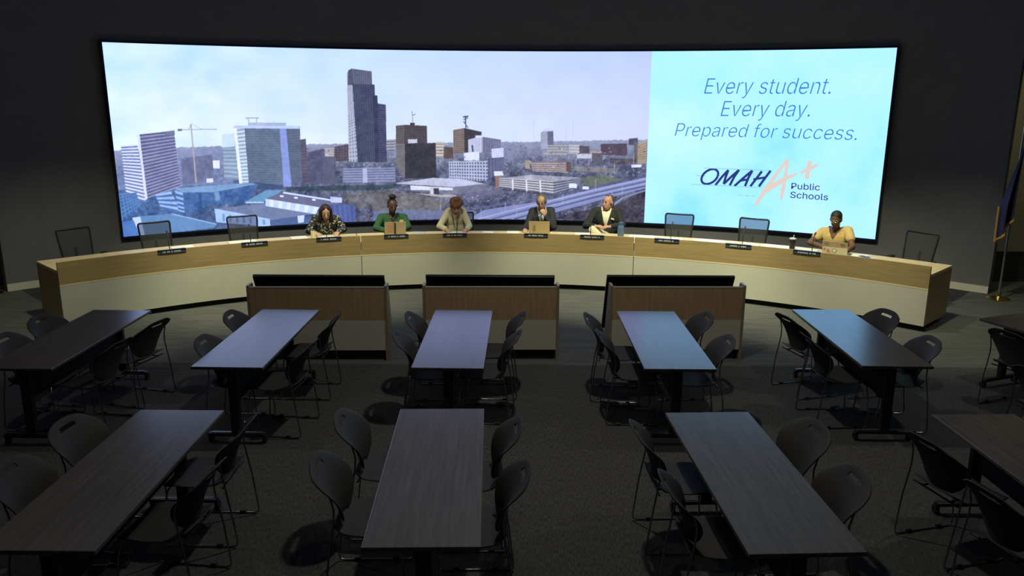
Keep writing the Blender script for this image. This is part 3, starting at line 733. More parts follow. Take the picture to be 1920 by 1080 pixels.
TURN = dict(A2lf=-8, A2rf=-14, A2rn=-10, E2lf=16, E2ln=4, E2rf=14, D2lf=-6, A1rn=-6, G1lf=14, G1ln=12, D1rf=6, D2rf=4, C2ln=5, C2rn=-4, A1lf=-6, B2rn=-6)
ch0 = None
for k, p in CH.items():
    tb, side, end = k[:2], k[2], k[3]
    rz = (0 if side == 'l' else PI) + R(TURN.get(k, 0)) + TABLES[tb][2]
    b = at_z(p[0], p[1], .835)
    x = b.x + .275*math.cos(rz); y = b.y + .275*math.sin(rz)
    lb = 'grey chair, %s side, %s, of %s' % ('left' if side == 'l' else 'right', 'end toward the screen' if end == 'f' else 'end toward the camera', row2[tb])
    if ch0 is None: ch0 = make_chair(lb, (x, y, 0), rz)
    else: dup(ch0, (x, y, 0), rz, lb)

# ------------------------------------------------------------------ mesh office chairs behind the desk
def mesh_fabric():
    m = mat('chair_mesh', (.035, .036, .040), .8)
    nt = m.node_tree; b = nt.nodes['Principled BSDF']; out = nt.nodes['Material Output']
    tr = nt.nodes.new('ShaderNodeBsdfTransparent'); mx = nt.nodes.new('ShaderNodeMixShader'); mx.inputs[0].default_value = .68
    nt.links.new(tr.outputs[0], mx.inputs[1]); nt.links.new(b.outputs[0], mx.inputs[2]); nt.links.new(mx.outputs[0], out.inputs[0])
    return m
M_mesh = mesh_fabric()
M_frame = mat('office_chair_frame', (.012, .012, .014), .45)
M_seatf = mat('office_chair_seat', (.018, .018, .02), .9, noise=.2, nscale=60)
def make_office(label, loc, rz):
    t = thing('office_chair', label, 'office chair', loc, rz, 'office chairs behind the desk')
    # faces -Y
    w0, w1, z0, z1, yb = .205, .235, .56, 1.03, .22
    def pt(s, v):
        w = w0+(w1-w0)*v
        return Vector((s*w, yb+.10*v+.03*(s*s-1)*-1*-1, z0+(z1-z0)*v))
    rim = []
    rc = 5
    for k in range(9): rim.append(pt(-.8+1.6*k/8, 0))
    rim += [pt(.93, .02)]
    for k in range(9): rim.append(pt(1, .08+.84*k/8))
    rim += [pt(.95, .985)]
    for k in range(9): rim.append(pt(.86-1.72*k/8, 1))
    rim += [pt(-.95, .985)]
    for k in range(9): rim.append(pt(-1, .92-.84*k/8))
    rim += [pt(-.93, .02)]
    MB().tube(rim, .014, 8, closed=True).build('back_frame', M_frame, t, smooth=True)
    vs = [pt((-1+2*i/10)*.97, .015+.97*j/8) for j in range(9) for i in range(11)]
    MB().add(vs, [(j*11+i, j*11+i+1, (j+1)*11+i+1, (j+1)*11+i) for j in range(8) for i in range(10)]).build('back_mesh', M_mesh, t, smooth=True)
    MB().box((0, -.02, .475), (.48, .46, .07)).build('seat', M_seatf, t, bevel=.03)
    MB().tube([(0, .12, .43), (0, .27, .45), (0, .285, .62), (0, .30, .75)], [.03, .03, .022, .018], 8).build('back_support', M_frame, t, smooth=True)
    for s in (-1, 1):
        a = MB().tube([(s*.22, .05, .45), (s*.29, .05, .47), (s*.30, .05, .64)], .016, 8).build('armrest', M_frame, t, smooth=True)
        MB().box((s*.30, .0, .66), (.08, .24, .03)).build('arm_pad', M_frame, a, bevel=.012)
    MB().lathe([(.028, .1), (.028, .28), (.018, .28), (.018, .43), (.07, .44)], 14).build('column', M_frame, t, smooth=True)
    mb = MB(); cs = MB()
    for k in range(5):
        a = 2*PI*k/5+.3; c, s = math.cos(a), math.sin(a)
        mb.tube([(0, 0, .12), (.15*c, .15*s, .11), (.30*c, .30*s, .075)], [.03, .024, .016], 8)
        MB().tube([(.30*c-.02*s, .30*s+.02*c, .028), (.30*c+.02*s, .30*s-.02*c, .028)], .028, 12).tube([(.30*c, .30*s, .075), (.30*c, .30*s, .04)], .01, 6).build('caster', M_frame, t, smooth=True)
    mb.build('star_base', M_frame, t, smooth=True)
    return t
OFFICE = [(145, 434, 9.25, 10, 'office chair at the desk end nearest the left wall, in front of bare dark wall'),
    (293, 419, 9.15, 6, 'empty mesh office chair before the lower left corner of the screen'),
    (455, 408, 9.15, 2, 'empty mesh office chair between the lower left chair and the floral blouse person'),
    (612, 405, 9.25, 0, 'office chair under the person in the floral blouse'), (738, 400, 9.25, 0, 'office chair under the person in green'),
    (862, 389, 9.25, -4, 'office chair under the person in the cream cardigan, its back showing beside the shoulder'),
    (1013, 400, 9.25, 0, 'office chair under the person in the dark suit with a red tie'), (1142, 400, 9.25, 0, 'office chair under the person in the blazer and open white shirt'),
    (1273, 394, 9.15, -3, 'empty mesh office chair right of the blue bottle, before the pale blue screen half'), (1411, 408, 9.15, -6, 'empty mesh office chair left of the dark tumbler'),
    (1572, 426, 9.2, 0, 'office chair under the person in the yellow top'), (1722, 430, 9.3, -12, 'office chair at the desk end nearest the flag, in front of bare dark wall')]
of0 = None; OFF_POS = []
for px, py, rr, dr, lb in OFFICE:
    p, a = at_cyl(px, py, DC, rr+.1)
    x, y = DC[0]+(rr-.2)*math.sin(a), DC[1]+(rr-.2)*math.cos(a)
    print('office', lb[:40], 'top z', round(p.z, 3))
    if of0 is None: of0 = ofc = make_office(lb, (x, y, 0), -a+R(dr))
    else: ofc = dup(of0, (x, y, 0), -a+R(dr), lb)
    if 'under' in lb: ofc.scale = (.92, 1, .93 if 'cream' in lb or 'yellow' in lb else .88)

# ------------------------------------------------------------------ people
SKIN = {'light': (.50, .29, .19), 'tan': (.42, .24, .15), 'rosy': (.50, .26, .18), 'brown': (.16, .078, .045), 'deep': (.085, .043, .028)}
SKM = {k: mat('skin_'+k, v, .55, noise=.06, nscale=30) for k, v in SKIN.items()}
M_eye = mat('eye_dark', (.012, .009, .008), .25); M_brow = mat('brow', (.03, .018, .012), .8)
def remesh(name, mb, m, parent, voxel, it=4, cut=None):
    me = fresh_mesh(mb, [('REMESH', dict(mode='VOXEL', voxel_size=voxel, use_smooth_shade=True)), ('SMOOTH', dict(factor=.5, iterations=it))])
    if cut:
        bm = bmesh.new(); bm.from_mesh(me)
        bmesh.ops.delete(bm, geom=[f for f in bm.faces if cut(f.calc_center_median())], context='FACES')
        rim = {v: [e.other_vert(v) for e in v.link_edges if e.is_boundary] for v in bm.verts if v.is_boundary}
        for _ in range(10):                     # a clean hem instead of a stepped one
            new = {v: v.co*.4+sum((n.co for n in ns), Vector())/len(ns)*.6 for v, ns in rim.items() if len(ns) == 2}
            for v, c in new.items(): v.co = c
        bm.to_mesh(me); bm.free()
    me.name = name; me.materials.clear(); me.materials.append(m)
    o = bpy.data.objects.new(name, me); col.objects.link(o); o.parent = parent
    me.polygons.foreach_set('use_smooth', [True]*len(me.polygons))
    return o
def hand(mb, wrist, tip_dir, palm_n, side, curl=.5):
    """palm, four fingers and a thumb; tip_dir along the fingers, palm_n out of the palm"""
    d = Vector(tip_dir).normalized(); n = (Vector(palm_n)-d*d.dot(Vector(palm_n))).normalized(); x = d.cross(n)*side
    w = Vector(wrist)
    Mx = Matrix((x, d, n)).transposed()
    mb.ell(w+d*.05, (.040, .052, .017), Mx, 12, 8)
    for k, (off, L) in enumerate(((-.030, .062), (-.010, .072), (.011, .068), (.031, .054))):
        b = w+d*.088+x*off
        k1 = b+(d*math.cos(curl*.6)+n*math.sin(curl*.6))*L*.5; k2 = k1+(d*math.cos(curl*1.6)+n*math.sin(curl*1.6))*L*.55
        mb.cap(b-d*.02, .0095, k1, .0088, 8); mb.cap(k1, .0088, k2, .0075, 8)
    b = w+d*.03-x*.034; k1 = b+(d*.6-x*.75+n*.2).normalized()*.035; k2 = k1+(d*.9-x*.25+n*.3).normalized()*.03
    mb.cap(b, .012, k1, .010, 8); mb.cap(k1, .010, k2, .0085, 8)
def person(label, skin, head, shoulders, elbows, hands, root_r=8.98, root_px=None, pitch=0, yaw=0, roll=0, hand_dirs=None, top=None, inner=None, hair=None, extra=None, head_y=-.1, sh_y=.02, el_y=-.22, ha_y=-.42, sleeves='long', vneck=(.10, .9), build=1.0, glasses=False, beard=None, pants=(.02, .02, .025), curl=.6, ha_ys=None, el_ys=None, legs=True, clampz=True):
    p, a = at_cyl(root_px or head[0], 430, DC, root_r)
    t = thing('person', label, 'person', (DC[0]+root_r*math.sin(a), DC[1]+root_r*math.cos(a), 0), -a)
    Mi = Matrix.Rotation(a, 3, 'Z'); loc = t.location
    def L(px, py, yl):
        d = Mi @ ray(px, py); o = Mi @ (EYE-Vector(loc))
        return o+d*((yl-o.y)/d.y)
    H = L(*head, head_y)
    Sj = [L(*shoulders[i], sh_y) for i in (0, 1)]
    for i, s in ((0, 1), (1, -1)): Sj[i] = Sj[i]+Vector((s*.045, 0, -.05))
    ey = el_ys or (el_y, el_y); hy = ha_ys or (ha_y, ha_y)
    E = [L(*elbows[i], ey[i]) for i in (0, 1)]; Wr = [L(*hands[i], hy[i]) for i in (0, 1)]
    for i in (0, 1):
        if clampz:
            E[i].z = max(E[i].z, .81); Wr[i].z = max(Wr[i].z, .80)
    mid = (Sj[0]+Sj[1])/2
    NB = mid+Vector((0, .01, .045))
    hip = Vector((0, .0, .56))
    HM = Euler((R(pitch), R(roll), R(yaw)), 'ZYX' if False else 'XYZ').to_matrix()
    HM = Matrix.Rotation(R(yaw), 3, 'Z') @ Matrix.Rotation(R(pitch), 3, 'X') @ Matrix.Rotation(R(roll), 3, 'Y')
    def hp(x, y, z): return H+HM @ Vector((x, y, z))
    B = build
    def torso(mb, g):
        mb.ell(hip, (.175*B+g, .125*B+g, .12+g))
        c1 = hip.lerp(mid, .40); c2 = hip.lerp(mid, .72)
        mb.ell(c1, (.150*B+g, .112*B+g, .16+g)); mb.ell(c2+Vector((0, -.005, 0)), (.165*B+g, .115*B+g, .17+g))
        mb.cap(Sj[0], .052*B+g, Sj[1], .052*B+g)
        mb.cap(mid+Vector((-.07, .005, .02)), .045+g, mid+Vector((.07, .005, .02)), .045+g)
    def arms(mb, g, short=False):
        for i in (0, 1):
            if short:
                mb.cap(Sj[i], .054*B+g, Sj[i].lerp(E[i], .5), .050*B+g+.006)
            else:
                mb.cap(Sj[i], .052*B+g, E[i], .041*B+g); mb.cap(E[i], .040*B+g, E[i].lerp(Wr[i], .93 if g else 1), .028+g)
    KN = [Vector((s*.13, -.44, .50)) for s in (-1, 1)]
    def leg_shapes(mb, g):
        for i, s in ((0, -1), (1, 1)):
            mb.cap(hip+Vector((s*.09, 0, -.02)), .085+g, KN[i], .060+g)
            mb.cap(KN[i], .055+g, Vector((s*.14, -.42, .10)), .040+g)
    body = MB()
    torso(body, 0); arms(body, 0)
    if legs: leg_shapes(body, 0)
    body.cap(NB+Vector((0, .01, -.03)), .055, H+HM @ Vector((0, .03, -.06)), .050)
    body.ell(hp(0, .012, .028), (.076, .096, .090), HM, 20, 14)
    body.ell(hp(0, -.030, -.055), (.056, .060, .064), HM, 16, 12)
    body.ell(hp(0, -.045, -.02), (.060, .050, .07), HM, 16, 12)
    body.cap(hp(0, -.090, .012), .011, hp(0, -.108, -.026), .015, 10)
    body.ell(hp(0, -.088, -.062), (.026, .012, .012), HM, 10, 8)
    for s in (-1, 1):
        body.ell(hp(s*.079, .012, -.005), (.010, .022, .032), HM, 10, 8)
    for i, s in ((0, -1), (1, 1)):
        if hand_dirs: d, n = hand_dirs[i]
        else: d, n = (-s*.35, -.9, -.05), (0, .1, -1)
        if hand_dirs and d is None: continue
        hand(body, Wr[i], d, n, s, curl)
    for i, s in ((0, -1), (1, 1)):
        if legs: body.ell((s*.14, -.48, .045), (.045, .12, .042))
    remesh('body', body, SKM[skin], t, .0062, 4)
    for s in (-1, 1):
        MB().ell(hp(s*.030, -.088, .008), (.012, .007, .007), HM, 10, 8).build('eye', M_eye, t, smooth=True)
        MB().cap(hp(s*.016, -.094, .030), .0045, hp(s*.046, -.084, .031), .0035, 8).build('eyebrow', M_brow, t, smooth=True)
    MB().ell(hp(0, -.097, -.062), (.022, .007, .0065), HM, 10, 8).build('mouth', mat('lips_'+skin, tuple(c*k for c, k in zip(SKIN[skin], (.75, .5, .55))), .5), t, smooth=True)
    # clothing
    if legs:
        mb = MB(); leg_shapes(mb, .014); mb.ell(hip, (.19*B, .14*B, .10)); remesh('trousers', mb, mat('trousers', pants, .85), t, .012, 4)
    vw, vd = vneck
    def vcut(c, w=vw, dep=vd):
        q = c-NB
        if abs(q.x) < .062 and q.z > -.03: return True
        return q.y < .03 and -dep < q.z and abs(q.x) < w*(q.z+dep)/dep
    if inner:
        mb = MB(); torso(mb, .008); remesh('shirt', mb, inner, t, .010, 4, lambda c: vcut(c, .05, .06))
    mb = MB(); torso(mb, .018); arms(mb, .014, sleeves == 'short')
    remesh('top' if not inner else 'jacket', mb, top, t, .009, 5, vcut)
    if hair: 
        nm, hm, prims, vox = hair
        mb = MB()
        for pr in prims:
            if pr[0] == 'e': mb.ell(hp(*pr[1]), pr[2], HM, 16, 12)
            else: mb.cap(hp(*pr[1]), pr[2], hp(*pr[3]), pr[4])
        remesh('hair', mb, hm, t, vox, 2)
    if glasses:
        mb = MB()
        for s in (-1, 1):
            mb.tube([hp(s*.031+.024*math.cos(k*PI/8), -.104, .006+.018*math.sin(k*PI/8)) for k in range(16)], .0024, 6, closed=True)
            mb.tube([hp(s*.055, -.104, .01), hp(s*.08, -.03, .012), hp(s*.082, .02, .005)], .002, 6)
        mb.tube([hp(-.007, -.106, .008), hp(.007, -.106, .008)], .002, 6)
        mb.build('glasses', glasses, t, smooth=True)
    if extra: extra(t, hp, HM, H, NB, Sj, E, Wr, L, mid)
    return t

def hairm(n, c): return mat(n, c, .6, noise=.35, nscale=60, bump=.4)
H_dark = hairm('hair_black_brown', (.022, .013, .012)); H_black = hairm('hair_black', (.012, .010, .010)); H_red = hairm('hair_auburn', (.17, .07, .03))
H_gray = hairm('hair_grey_brown', (.11, .082, .06)); H_brown = hairm('hair_brown', (.06, .035, .02))
M_floral = voronoi_cloth('floral_blouse', (.012, .016, .012), (.50, .46, .35), 26, .29)
M_green = mat('green_jacket', (.022, .085, .032), .85, noise=.15, nscale=30)
M_cream = mat('cream_cardigan', (.62, .56, .37), .9, noise=.06, nscale=60, bump=.3)
M_suit = mat('dark_suit', (.014, .014, .020), .8, noise=.15, nscale=60)
M_blazer = mat('black_blazer', (.016, .018, .018), .8, noise=.15, nscale=60)
M_shirtw = mat('white_shirt', (.72, .68, .52), .8); M_shirtb = mat('pale_blue_shirt', (.38, .46, .56), .8)
M_yellow = voronoi_cloth('yellow_top', (.60, .42, .16), (.68, .52, .24), 14, .22)
M_blackc = mat('black_top', (.012, .012, .013), .85); M_tie = mat('dark_red_tie', (.10, .012, .018), .7)

person('person in a black floral blouse with long dark hair, looking down at the desk', 'light', (610.5, 398), ((586, 405), (636, 405)), ((579, 438), (645, 437)), ((592, 440), (634, 437)), pitch=24, top=M_floral, vneck=(.075, .15), head_y=-.14,
    hair=('h', H_dark, [('e', (0, .028, .035), (.088, .100, .094)), ('c', (-.078, .01, .05), .026, (-.090, -.005, -.14), .030), ('c', (.078, .01, .05), .026, (.090, -.005, -.15), .030), ('e', (0, .06, -.03), (.085, .06, .12)), ('c', (-.03, -.045, .104), .018, (-.078, -.022, .03), .014), ('c', (.03, -.045, .104), .018, (.078, -.022, .03), .014)], .007))
def ex_green(t, hp, HM, H, NB, Sj, E, Wr, L, mid):
    b = L(753, 414, -.12); MB().box(b, (.07, .012, .035)).build('badge', mat('badge_yellow', (.55, .58, .2), .5), t)
person('person in a green jacket with a braided top bun, behind a tan laptop', 'deep', (735.5, 386), ((710, 402), (762, 402)), ((705, 431), (766, 430)), ((722, 433), (752, 433)), pitch=14, yaw=10, top=M_green, inner=M_blackc, vneck=(.06, .16), head_y=-.1, extra=ex_green,
    hair=('h', H_black, [('e', (0, .026, .036), (.082, .097, .092)), ('e', (-.01, .01, .165), (.052, .052, .042)), ('e', (-.035, -.01, .175), (.035, .03, .028)), ('e', (.028, .03, .15), (.045, .04, .035)), ('c', (0, .01, .10), .04, (0, .015, .15), .04)], .008))
random.seed(3)
curls = [('e', (0, .02, .03), (.098, .105, .100))]
for k in range(46):
    a = random.uniform(0, 2*PI); e = random.uniform(-.35, 1.5)
    v = (math.cos(a)*math.cos(e)*.098, .02+math.sin(a)*math.cos(e)*.105, .035+math.sin(e)*.092)
    if v[1] < -.03 and v[2] < .05: continue
    curls.append(('e', v, (random.uniform(.022, .034),)*3))
def ex_lan(t, hp, HM, H, NB, Sj, E, Wr, L, mid):
    pts = [(846, 391), (848.5, 408), (852, 424), (855.5, 430), (857.5, 424), (859, 408), (861, 391)]
    MB().tube([L(x, y, -.122-.03*math.sin(k/6*PI)) for k, (x, y) in enumerate(pts)], .005, 6).build('lanyard', mat('lanyard_dark', (.03, .018, .015), .7), t, smooth=True)
person('person in a cream cardigan with curly auburn hair, head bowed over papers', 'rosy', (855.5, 386), ((836, 391.5), (872, 390.5)), ((824, 428), (880, 426)), ((836, 433.5), (876, 432.5)), pitch=34, top=M_cream, vneck=(.05, .08), head_y=-.15, hair=('h', H_red, curls, .008), extra=ex_lan, inner=None, curl=.4)
def ex_suit(t, hp, HM, H, NB, Sj, E, Wr, L, mid):
    MB().cap(NB+Vector((0, -.115, -.06)), .014, NB+Vector((.0, -.16, -.34)), .024, 8).build('tie', M_tie, t, smooth=True)
person('person in a dark suit and dark red tie, hand raised to the mouth', 'tan', (1015.5, 379), ((994, 391), (1038, 390)), ((988, 424), (1038, 426)), ((984, 432), (1022, 405)), pitch=16, roll=-6, yaw=-8, top=M_suit, inner=M_shirtb, vneck=(.075, .32), head_y=-.1, build=1.06,
    hand_dirs=(((.1, -1, -.1), (0, 0, -1)), ((-.45, -.05, 1), (-.5, .8, .1))), ha_ys=(-.44, -.235), el_ys=(-.2, -.24), extra=ex_suit, glasses=mat('glasses_dark', (.02, .02, .02), .4), curl=1.0,
    hair=('h', H_gray, [('e', (0, .034, .034), (.085, .088, .093)), ('e', (-.055, .0, .02), (.034, .06, .06)), ('e', (.055, .0, .02), (.034, .06, .06))], .007))
def ex_blazer(t, hp, HM, H, NB, Sj, E, Wr, L, mid):
    MB().box(L(1148.5, 410.5, -.135), (.05, .012, .022), Matrix.Rotation(.3, 3, 'Y')).build('pocket_square', mat('pocket_square', (.75, .72, .6), .8), t)
    mb = MB(); mb.cap((.10, 0, .56), .09, L(1112, 431, -.34), .075); mb.cap(L(1112, 431, -.34), .072, (.12, -.42, .5), .05)
    remesh('crossed_leg', mb, mat('cream_trousers', (.62, .58, .40), .85), t, .012, 4)
person('person in a black blazer and open white shirt, face turned aside, hands clasped', 'rosy', (1140.5, 379.5), ((1113, 390), (1163, 390)), ((1098, 423), (1167, 422)), ((1116, 424), (1144, 425)), pitch=4, yaw=-38, roll=0, top=M_blazer, inner=M_shirtw, vneck=(.085, .34), head_y=-.03, build=1.1,
    hand_dirs=(((.9, -.35, .1), (.1, .2, -1)), ((-.9, -.35, .05), (-.1, .2, -1))), ha_ys=(-.34, -.36), el_ys=(-.08, -.08), extra=ex_blazer, pants=(.55, .5, .36), curl=.9, clampz=False,
    hair=('h', H_brown, [('e', (0, .048, .032), (.082, .076, .088)), ('e', (-.06, .03, .0), (.024, .05, .045)), ('e', (.06, .03, .0), (.024, .05, .045)), ('c', (-.03, -.01, .112), .012, (.03, -.01, .112), .012)], .007))
person('person in a yellow short sleeved top and glasses, typing on a stickered laptop', 'brown', (1567.5, 411), ((1538, 428), (1597, 427)), ((1518, 462), (1598, 466)), ((1546, 463), (1590, 468)), pitch=14, yaw=-4, top=M_yellow, sleeves='short', vneck=(.085, .16), head_y=-.1, build=1.05, root_px=1568,
    hand_dirs=(((.95, -.3, -.05), (0, 0, -1)), ((-.3, -.9, -.1), (0, 0, -1))), glasses=mat('glasses_pale', (.6, .55, .35), .3, .8),
    hair=('h', H_black, [('e', (0, .020, .044), (.083, .098, .084)), ('e', (-.05, .02, .0), (.034, .06, .06)), ('e', (.05, .02, .0), (.034, .06, .06)), ('e', (0, .10, .03), (.05, .04, .05))], .007))

# ------------------------------------------------------------------ things on the desk
def at_desk(px, rad, z):
    lo, hi = -.82, .82
    def proj_x(a):
        p = Vector((DC[0]+rad*math.sin(a), DC[1]+rad*math.cos(a), z))-EYE
        zc = p.y*math.cos(CAM_T)-p.z*math.sin(CAM_T); yc = -(p.y*math.sin(CAM_T)+p.z*math.cos(CAM_T))
        return 960+CAM_F*(p.x/zc*math.cos(CAM_ROLL)-yc/zc*math.sin(CAM_ROLL))
    for _ in range(50):
        m_ = (lo+hi)/2
        if proj_x(m_) < px: lo = m_
        else: hi = m_
    a = (lo+hi)/2
    return Vector((DC[0]+rad*math.sin(a), DC[1]+rad*math.cos(a), z)), a
M_plate = mat('name_plate_dark', (.042, .047, .06), .45); M_pmet = mat('plate_holder', (.16, .16, .17), .35, .8); M_letter = mat('plate_lettering', (.42, .44, .46), .6)
WHO = [(323, 'in front of the second chair from the left wall'), (478, 'in front of the empty chair left of the floral blouse person'), (617, 'in front of the person in the floral blouse'), (743, 'in front of the person in green'), (853, 'in front of the person in cream'),
       (1005, 'in front of the person with the red tie'), (1110, 'in front of the person in the blazer'), (1250, 'in front of the empty chair right of the blue bottle'), (1384, 'in front of the empty chair left of the dark tumbler'), (1512, 'left of the stickered laptop')]
random.seed(8)
for px, wh in WHO:
    p, a = at_desk(px, DR-.004, .8)
    t = thing('name_plate', 'dark name plate '+wh, 'name plate', (p.x, p.y, .8), -a, 'name plates on the desk')
    T = Matrix.Rotation(R(-3), 3, 'X')
    MB().box((0, -.001, .042), (.37, .007, .054), T).build('plate', M_plate, t, bevel=.002)
    MB().box((0, .014, .0692), (.36, .05, .004)).build('clip', M_pmet, t)
    x = -.12; mb = MB()
    while x < .11:
        w = random.uniform(.012, .03); mb.box((x+w/2, -.0055, .042), (w, .002, .02), T); x += w+random.choice((.006, .006, .02))
    mb.build('lettering', M_letter, t)
M_mic = mat('microphone_black', (.010, .010, .010), .5)
MIC = [(319, 0), (471, 1), (613, 2), (740, 3), (857, 4), (1107, 6), (1257, 7), (1391, 8), (1521, 9)]
for px, i in MIC:
    p, a = at_desk(px, DR+.16, .76)
    t = thing('gooseneck_microphone', 'gooseneck microphone '+WHO[i][1].replace('in front of', 'before'), 'microphone', (p.x, p.y, .76), -a, 'desk microphones')
    MB().box((0, 0, .012), (.12, .10, .024)).build('base', M_mic, t, bevel=.006)
    MB().tube([(0, 0, .02), (0, .005, .14), (0, .03, .24), (.003, .07, .30)], .0055, 8).build('gooseneck', M_mic, t, smooth=True)
    MB().tube([(.003, .07, .30), (.006, .105, .33)], [.010, .012], 10).build('capsule', M_mic, t, smooth=True)
M_paper = mat('paper_white', (.78, .76, .68), .7)
M_paperg = mat('paper_grey', (.40, .42, .46), .7)
def sheet(px, rad, w, d, label, rot=0, m=None, h=.004, cat='paper', name='paper_stack'):
    p, a = at_desk(px, rad, .76)
    o = MB().box((0, 0, h/2), (w, d, h)).build(name, m or M_paper, None)
    o.location = (p.x, p.y, .7602); o.rotation_euler = (0, 0, -a+R(rot))
    return tag(o, label, cat, 'papers on the desk')
sheet(343, 8.40, .30, .24, 'white papers on the desk by the leftmost name plate')
sheet(455, 8.40, .40, .26, 'white papers before the empty chair left of the floral blouse person', 4, h=.008)
sheet(561, 8.40, .25, .27, 'white paper stack left of the cream mug', 3, h=.014)
sheet(613, 8.36, .24, .22, 'white sheet between the hands of the person in the floral blouse', h=.006)
sheet(785, 8.44, .22, .26, 'grey folder on the desk between the green and cream people', -6, M_paperg, .006, 'folder', 'folder')
sheet(857, 8.38, .30, .26, 'white sheet under the bowed head of the person in cream', 2)
sheet(915, 8.46, .17, .2, 'small white sheet right of the person in cream', 0)
sheet(962, 8.46, .2, .22, 'white sheet left of the hand of the person with the red tie', 0, h=.006)
sheet(1092, 8.42, .24, .26, 'white sheet beside the crossed leg of the person in the blazer', 5)
sheet(1203, 8.42, .40, .28, 'cream sheets right of the blue bottle', 0, h=.006)
sheet(1262, 8.30, .30, .24, 'white sheet behind the name plate right of the blue bottle', -4, h=.01)
sheet(1332, 8.42, .42, .26, 'long white sheets between the two empty chairs at the right', 0)
sheet(1405, 8.30, .26, .24, 'white sheet before the empty chair left of the dark tumbler', -4, h=.01)
sheet(1455, 8.42, .42, .26, 'long white sheets just left of the dark tumbler', 0)
sheet(1512, 8.38, .30, .24, 'white sheets under the elbow of the person in yellow', 0, h=.006)
sheet(1612, 8.34, .20, .24, 'white notepad right of the stickered laptop', 8, h=.012, cat='notepad', name='notepad')
p, a = at_desk(1621, 8.30, .7725)
o = MB().box((0, 0, .004), (.075, .15, .008)).build('phone', M_black, None, bevel=.003); o.location = (p.x, p.y, .7722); o.rotation_euler = (0, 0, -a+R(60))
tag(o, 'black phone lying on the white notepad at right', 'phone')
def laptop(px, rad, label, lid_m, w=.33, h=.23, tilt=16, kind=''):
    p, a = at_desk(px, rad, .76)
    t = thing('laptop', label, 'laptop', (p.x, p.y, .76), -a, 'laptops on the desk')
    MB().box((0, .115, .009), (w, .23, .016)).build('base', M_pmet, t, bevel=.003)
    T = Matrix.Rotation(R(tilt), 3, 'X')
    def Q(x, y, z): return T @ Vector((x, y, z))+Vector((0, -.004, .016))
    lid = MB().box(Q(0, 0, h/2), (w, .008, h), T).build('lid', lid_m, t, bevel=.003)
    return t, lid, Q, T
M_gold = mat('laptop_gold', (.40, .33, .20), .4, .35); M_tan = mat('laptop_tan', (.40, .31, .22), .5); M_pale = mat('laptop_sleeve_pale', (.62, .60, .46), .6)
t, lid, Q, T = laptop(741.5, 8.22, 'tan laptop with a central dark strip, before the person in green', M_tan)
MB().box(Q(0, -.0055, .115), (.018, .003, .2), T).build('hinge_band', M_mic, lid); MB().box(Q(-.085, -.0055, .13), (.09, .003, .12), T).build('sticker', mat('sticker_rust', (.42, .24, .16), .6), lid)
t, lid, Q, T = laptop(1011, 8.22, 'plain gold laptop before the person with the red tie', M_gold)
MB().box(Q(-.08, -.0055, .11), (.05, .002, .1), T).build('dark_patch', mat('laptop_patch', (.22, .19, .12), .4, .3), lid)
t, lid, Q, T = laptop(1565, 8.2, 'laptop with a pale stickered lower lid and round emblem, before the yellow top', M_tan, .345, .20)
MB().box(Q(0, -.0055, .058), (.335, .003, .105), T).build('pale_cover', M_pale, lid)
mb = MB(); mb.lathe([(.032, 0), (.032, .002)], 24, Q(-.005, -.0072, .065), M=T @ Matrix.Rotation(R(90), 3, 'X')); em = mb.build('round_emblem', mat('emblem_green', (.10, .28, .12), .5), lid)
MB().lathe([(.023, 0), (.023, .002)], 24, Q(-.005, -.0094, .065), M=T @ Matrix.Rotation(R(90), 3, 'X')).build('emblem_center', mat('emblem_white', (.75, .78, .7), .5), lid)
for x, z, w, h, c in ((-.09, .05, .04, .05, (.55, .2, .18)), (-.14, .075, .03, .04, (.3, .3, .3)), (.11, .165, .07, .02, (.2, .16, .12)), (-.11, .165, .06, .018, (.22, .18, .14)), (-.06, .04, .03, .02, (.6, .4, .35))):
    MB().box(Q(x, -.0078, z), (w, .002, h), T).build('sticker', mat('sticker', c, .6), lid)
# cream mug, blue bottle, dark tumbler
p, a = at_desk(588, 8.22, .76)
t = thing('mug', 'cream mug beside the hand of the person in the floral blouse', 'mug', (p.x, p.y, .76), -a)
M_mug = mat('mug_cream', (.75, .68, .42), .4)
MB().lathe([(.036, 0), (.04, .02), (.04, .13), (.036, .13), (.034, .02), (.002, .018)], 24).build('cup', M_mug, t, smooth=True)
MB().tube([(.038, 0, .1), (.065, 0, .095), (.07, 0, .065), (.06, 0, .035), (.038, 0, .03)], .006, 8).build('handle', M_mug, t, smooth=True)
p, a = at_desk(1163.5, 8.2, .76)
t = thing('water_bottle', 'blue water bottle right of the person in the blazer', 'bottle', (p.x, p.y, .76), -a)
M_bot = mat('bottle_blue', (.07, .13, .25), .3, noise=.1)
MB().lathe([(.046, 0), (.05, .01), (.05, .165), (.045, .19), (.034, .205), (.034, .215)], 24).build('body', M_bot, t, smooth=True)
MB().lathe([(.036, .215), (.036, .25), (.02, .258)], 20).build('cap', mat('bottle_cap', (.03, .09, .18), .4), t, smooth=True)
p, a = at_desk(1484.5, 8.22, .76)
t = thing('tumbler', 'dark tumbler with a pale lid and straw stub, left of the person in yellow', 'tumbler', (p.x, p.y, .76), -a)
MB().lathe([(.032, 0), (.038, .01), (.046, .17), (.044, .175)], 24).build('cup', mat('tumbler_dark', (.03, .028, .03), .35, .5), t, smooth=True)
MB().lathe([(.048, .172), (.049, .184), (.03, .192)], 24).build('lid', mat('tumbler_lid', (.6, .6, .62), .3, .2), t, smooth=True)
MB().tube([(.01, 0, .19), (.014, 0, .232)], .005, 8).build('straw', M_paper, t, smooth=True)

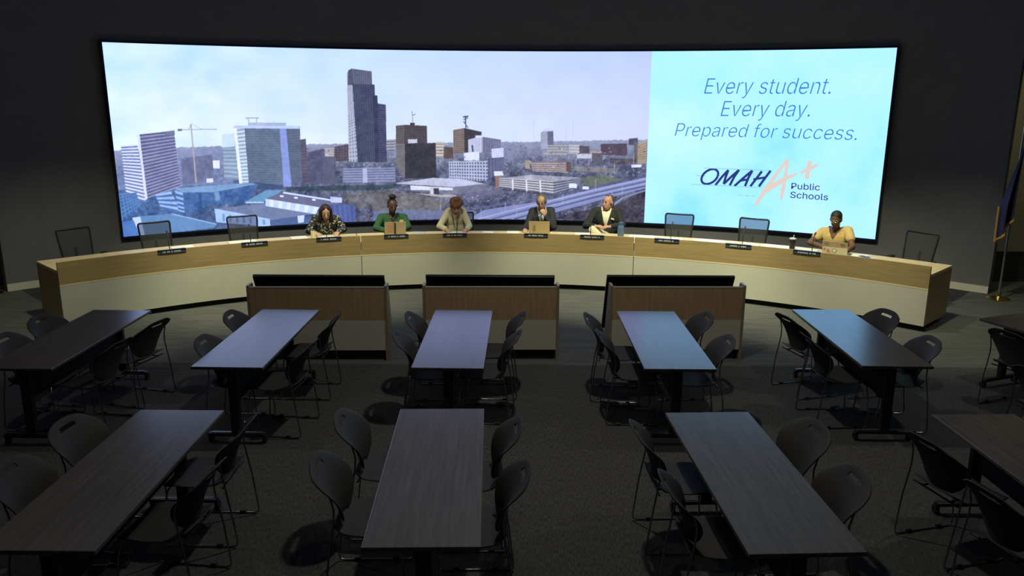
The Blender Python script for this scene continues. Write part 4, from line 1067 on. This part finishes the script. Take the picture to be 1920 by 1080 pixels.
# ------------------------------------------------------------------ flags on stands at both ends of the wall
M_brass = mat('brass', (.72, .55, .22), .25, 1.0); M_alu = mat('pole_metal', (.45, .44, .42), .35, .9)
M_navy = mat('flag_navy', (.018, .02, .085), .75, noise=.15, nscale=20); M_gold2 = mat('gold_fringe', (.45, .25, .06), .8, noise=.3, nscale=150)
def make_flag(label, loc, rz):
    t = thing('flag', label, 'flag', loc, rz, 'flags on floor stands')
    MB().lathe([(.16, 0), (.16, .015), (.10, .03), (.035, .05), (.03, .11), (.022, .115)], 28).build('stand', M_brass, t, smooth=True)
    MB().tube([(0, 0, .05), (0, 0, 2.62)], .015, 12).build('pole', M_alu, t, smooth=True)
    MB().lathe([(.012, 2.62), (.03, 2.64), (.018, 2.66), (.04, 2.70), (.028, 2.75), (.004, 2.80)], 16).build('finial', M_brass, t, smooth=True)
    N, K = 26, 26
    def cloth(i, j):
        v = j/K; u = i/N
        z = 2.52-v*(1.30+.30*(u-.3))-.12*u
        wd = .03+.36*min(1, v*1.5)**.8
        fold = math.sin(u*PI*4.2+v*1.3)
        x = .035-wd*u*.85+.035*fold*v
        y = -.03-.09*u+.075*fold*min(1, v*1.6)
        return (x, y, z)
    vs = [cloth(i, j) for j in range(K+1) for i in range(N+1)]
    mb = MB().add(vs, [(j*(N+1)+i, j*(N+1)+i+1, (j+1)*(N+1)+i+1, (j+1)*(N+1)+i) for j in range(K) for i in range(N)])
    c = mb.build('cloth', M_navy, t, smooth=True)
    c.modifiers.new('thick', 'SOLIDIFY').thickness = .004
    MB().tube([cloth(i, K) for i in range(N+1)], .022, 8).build('fringe', M_gold2, t, smooth=True)
    MB().tube([cloth(N, j) for j in range(17, K+1)], .015, 8).build('fringe', M_gold2, t, smooth=True)
    MB().tube([(.0, -.02, 2.45), (.04, -.09, 2.2), (.05, -.1, 1.5)], .007, 6).build('cord', M_gold2, t, smooth=True)
    return t
f0 = make_flag('navy flag with gold fringe on a brass stand at the right edge', (7.318, 11.65, 0), .2)
dup(f0, (-7.80, 11.60, 0), -.2, 'flag on a brass stand at the left edge, past the end of the dark wall')
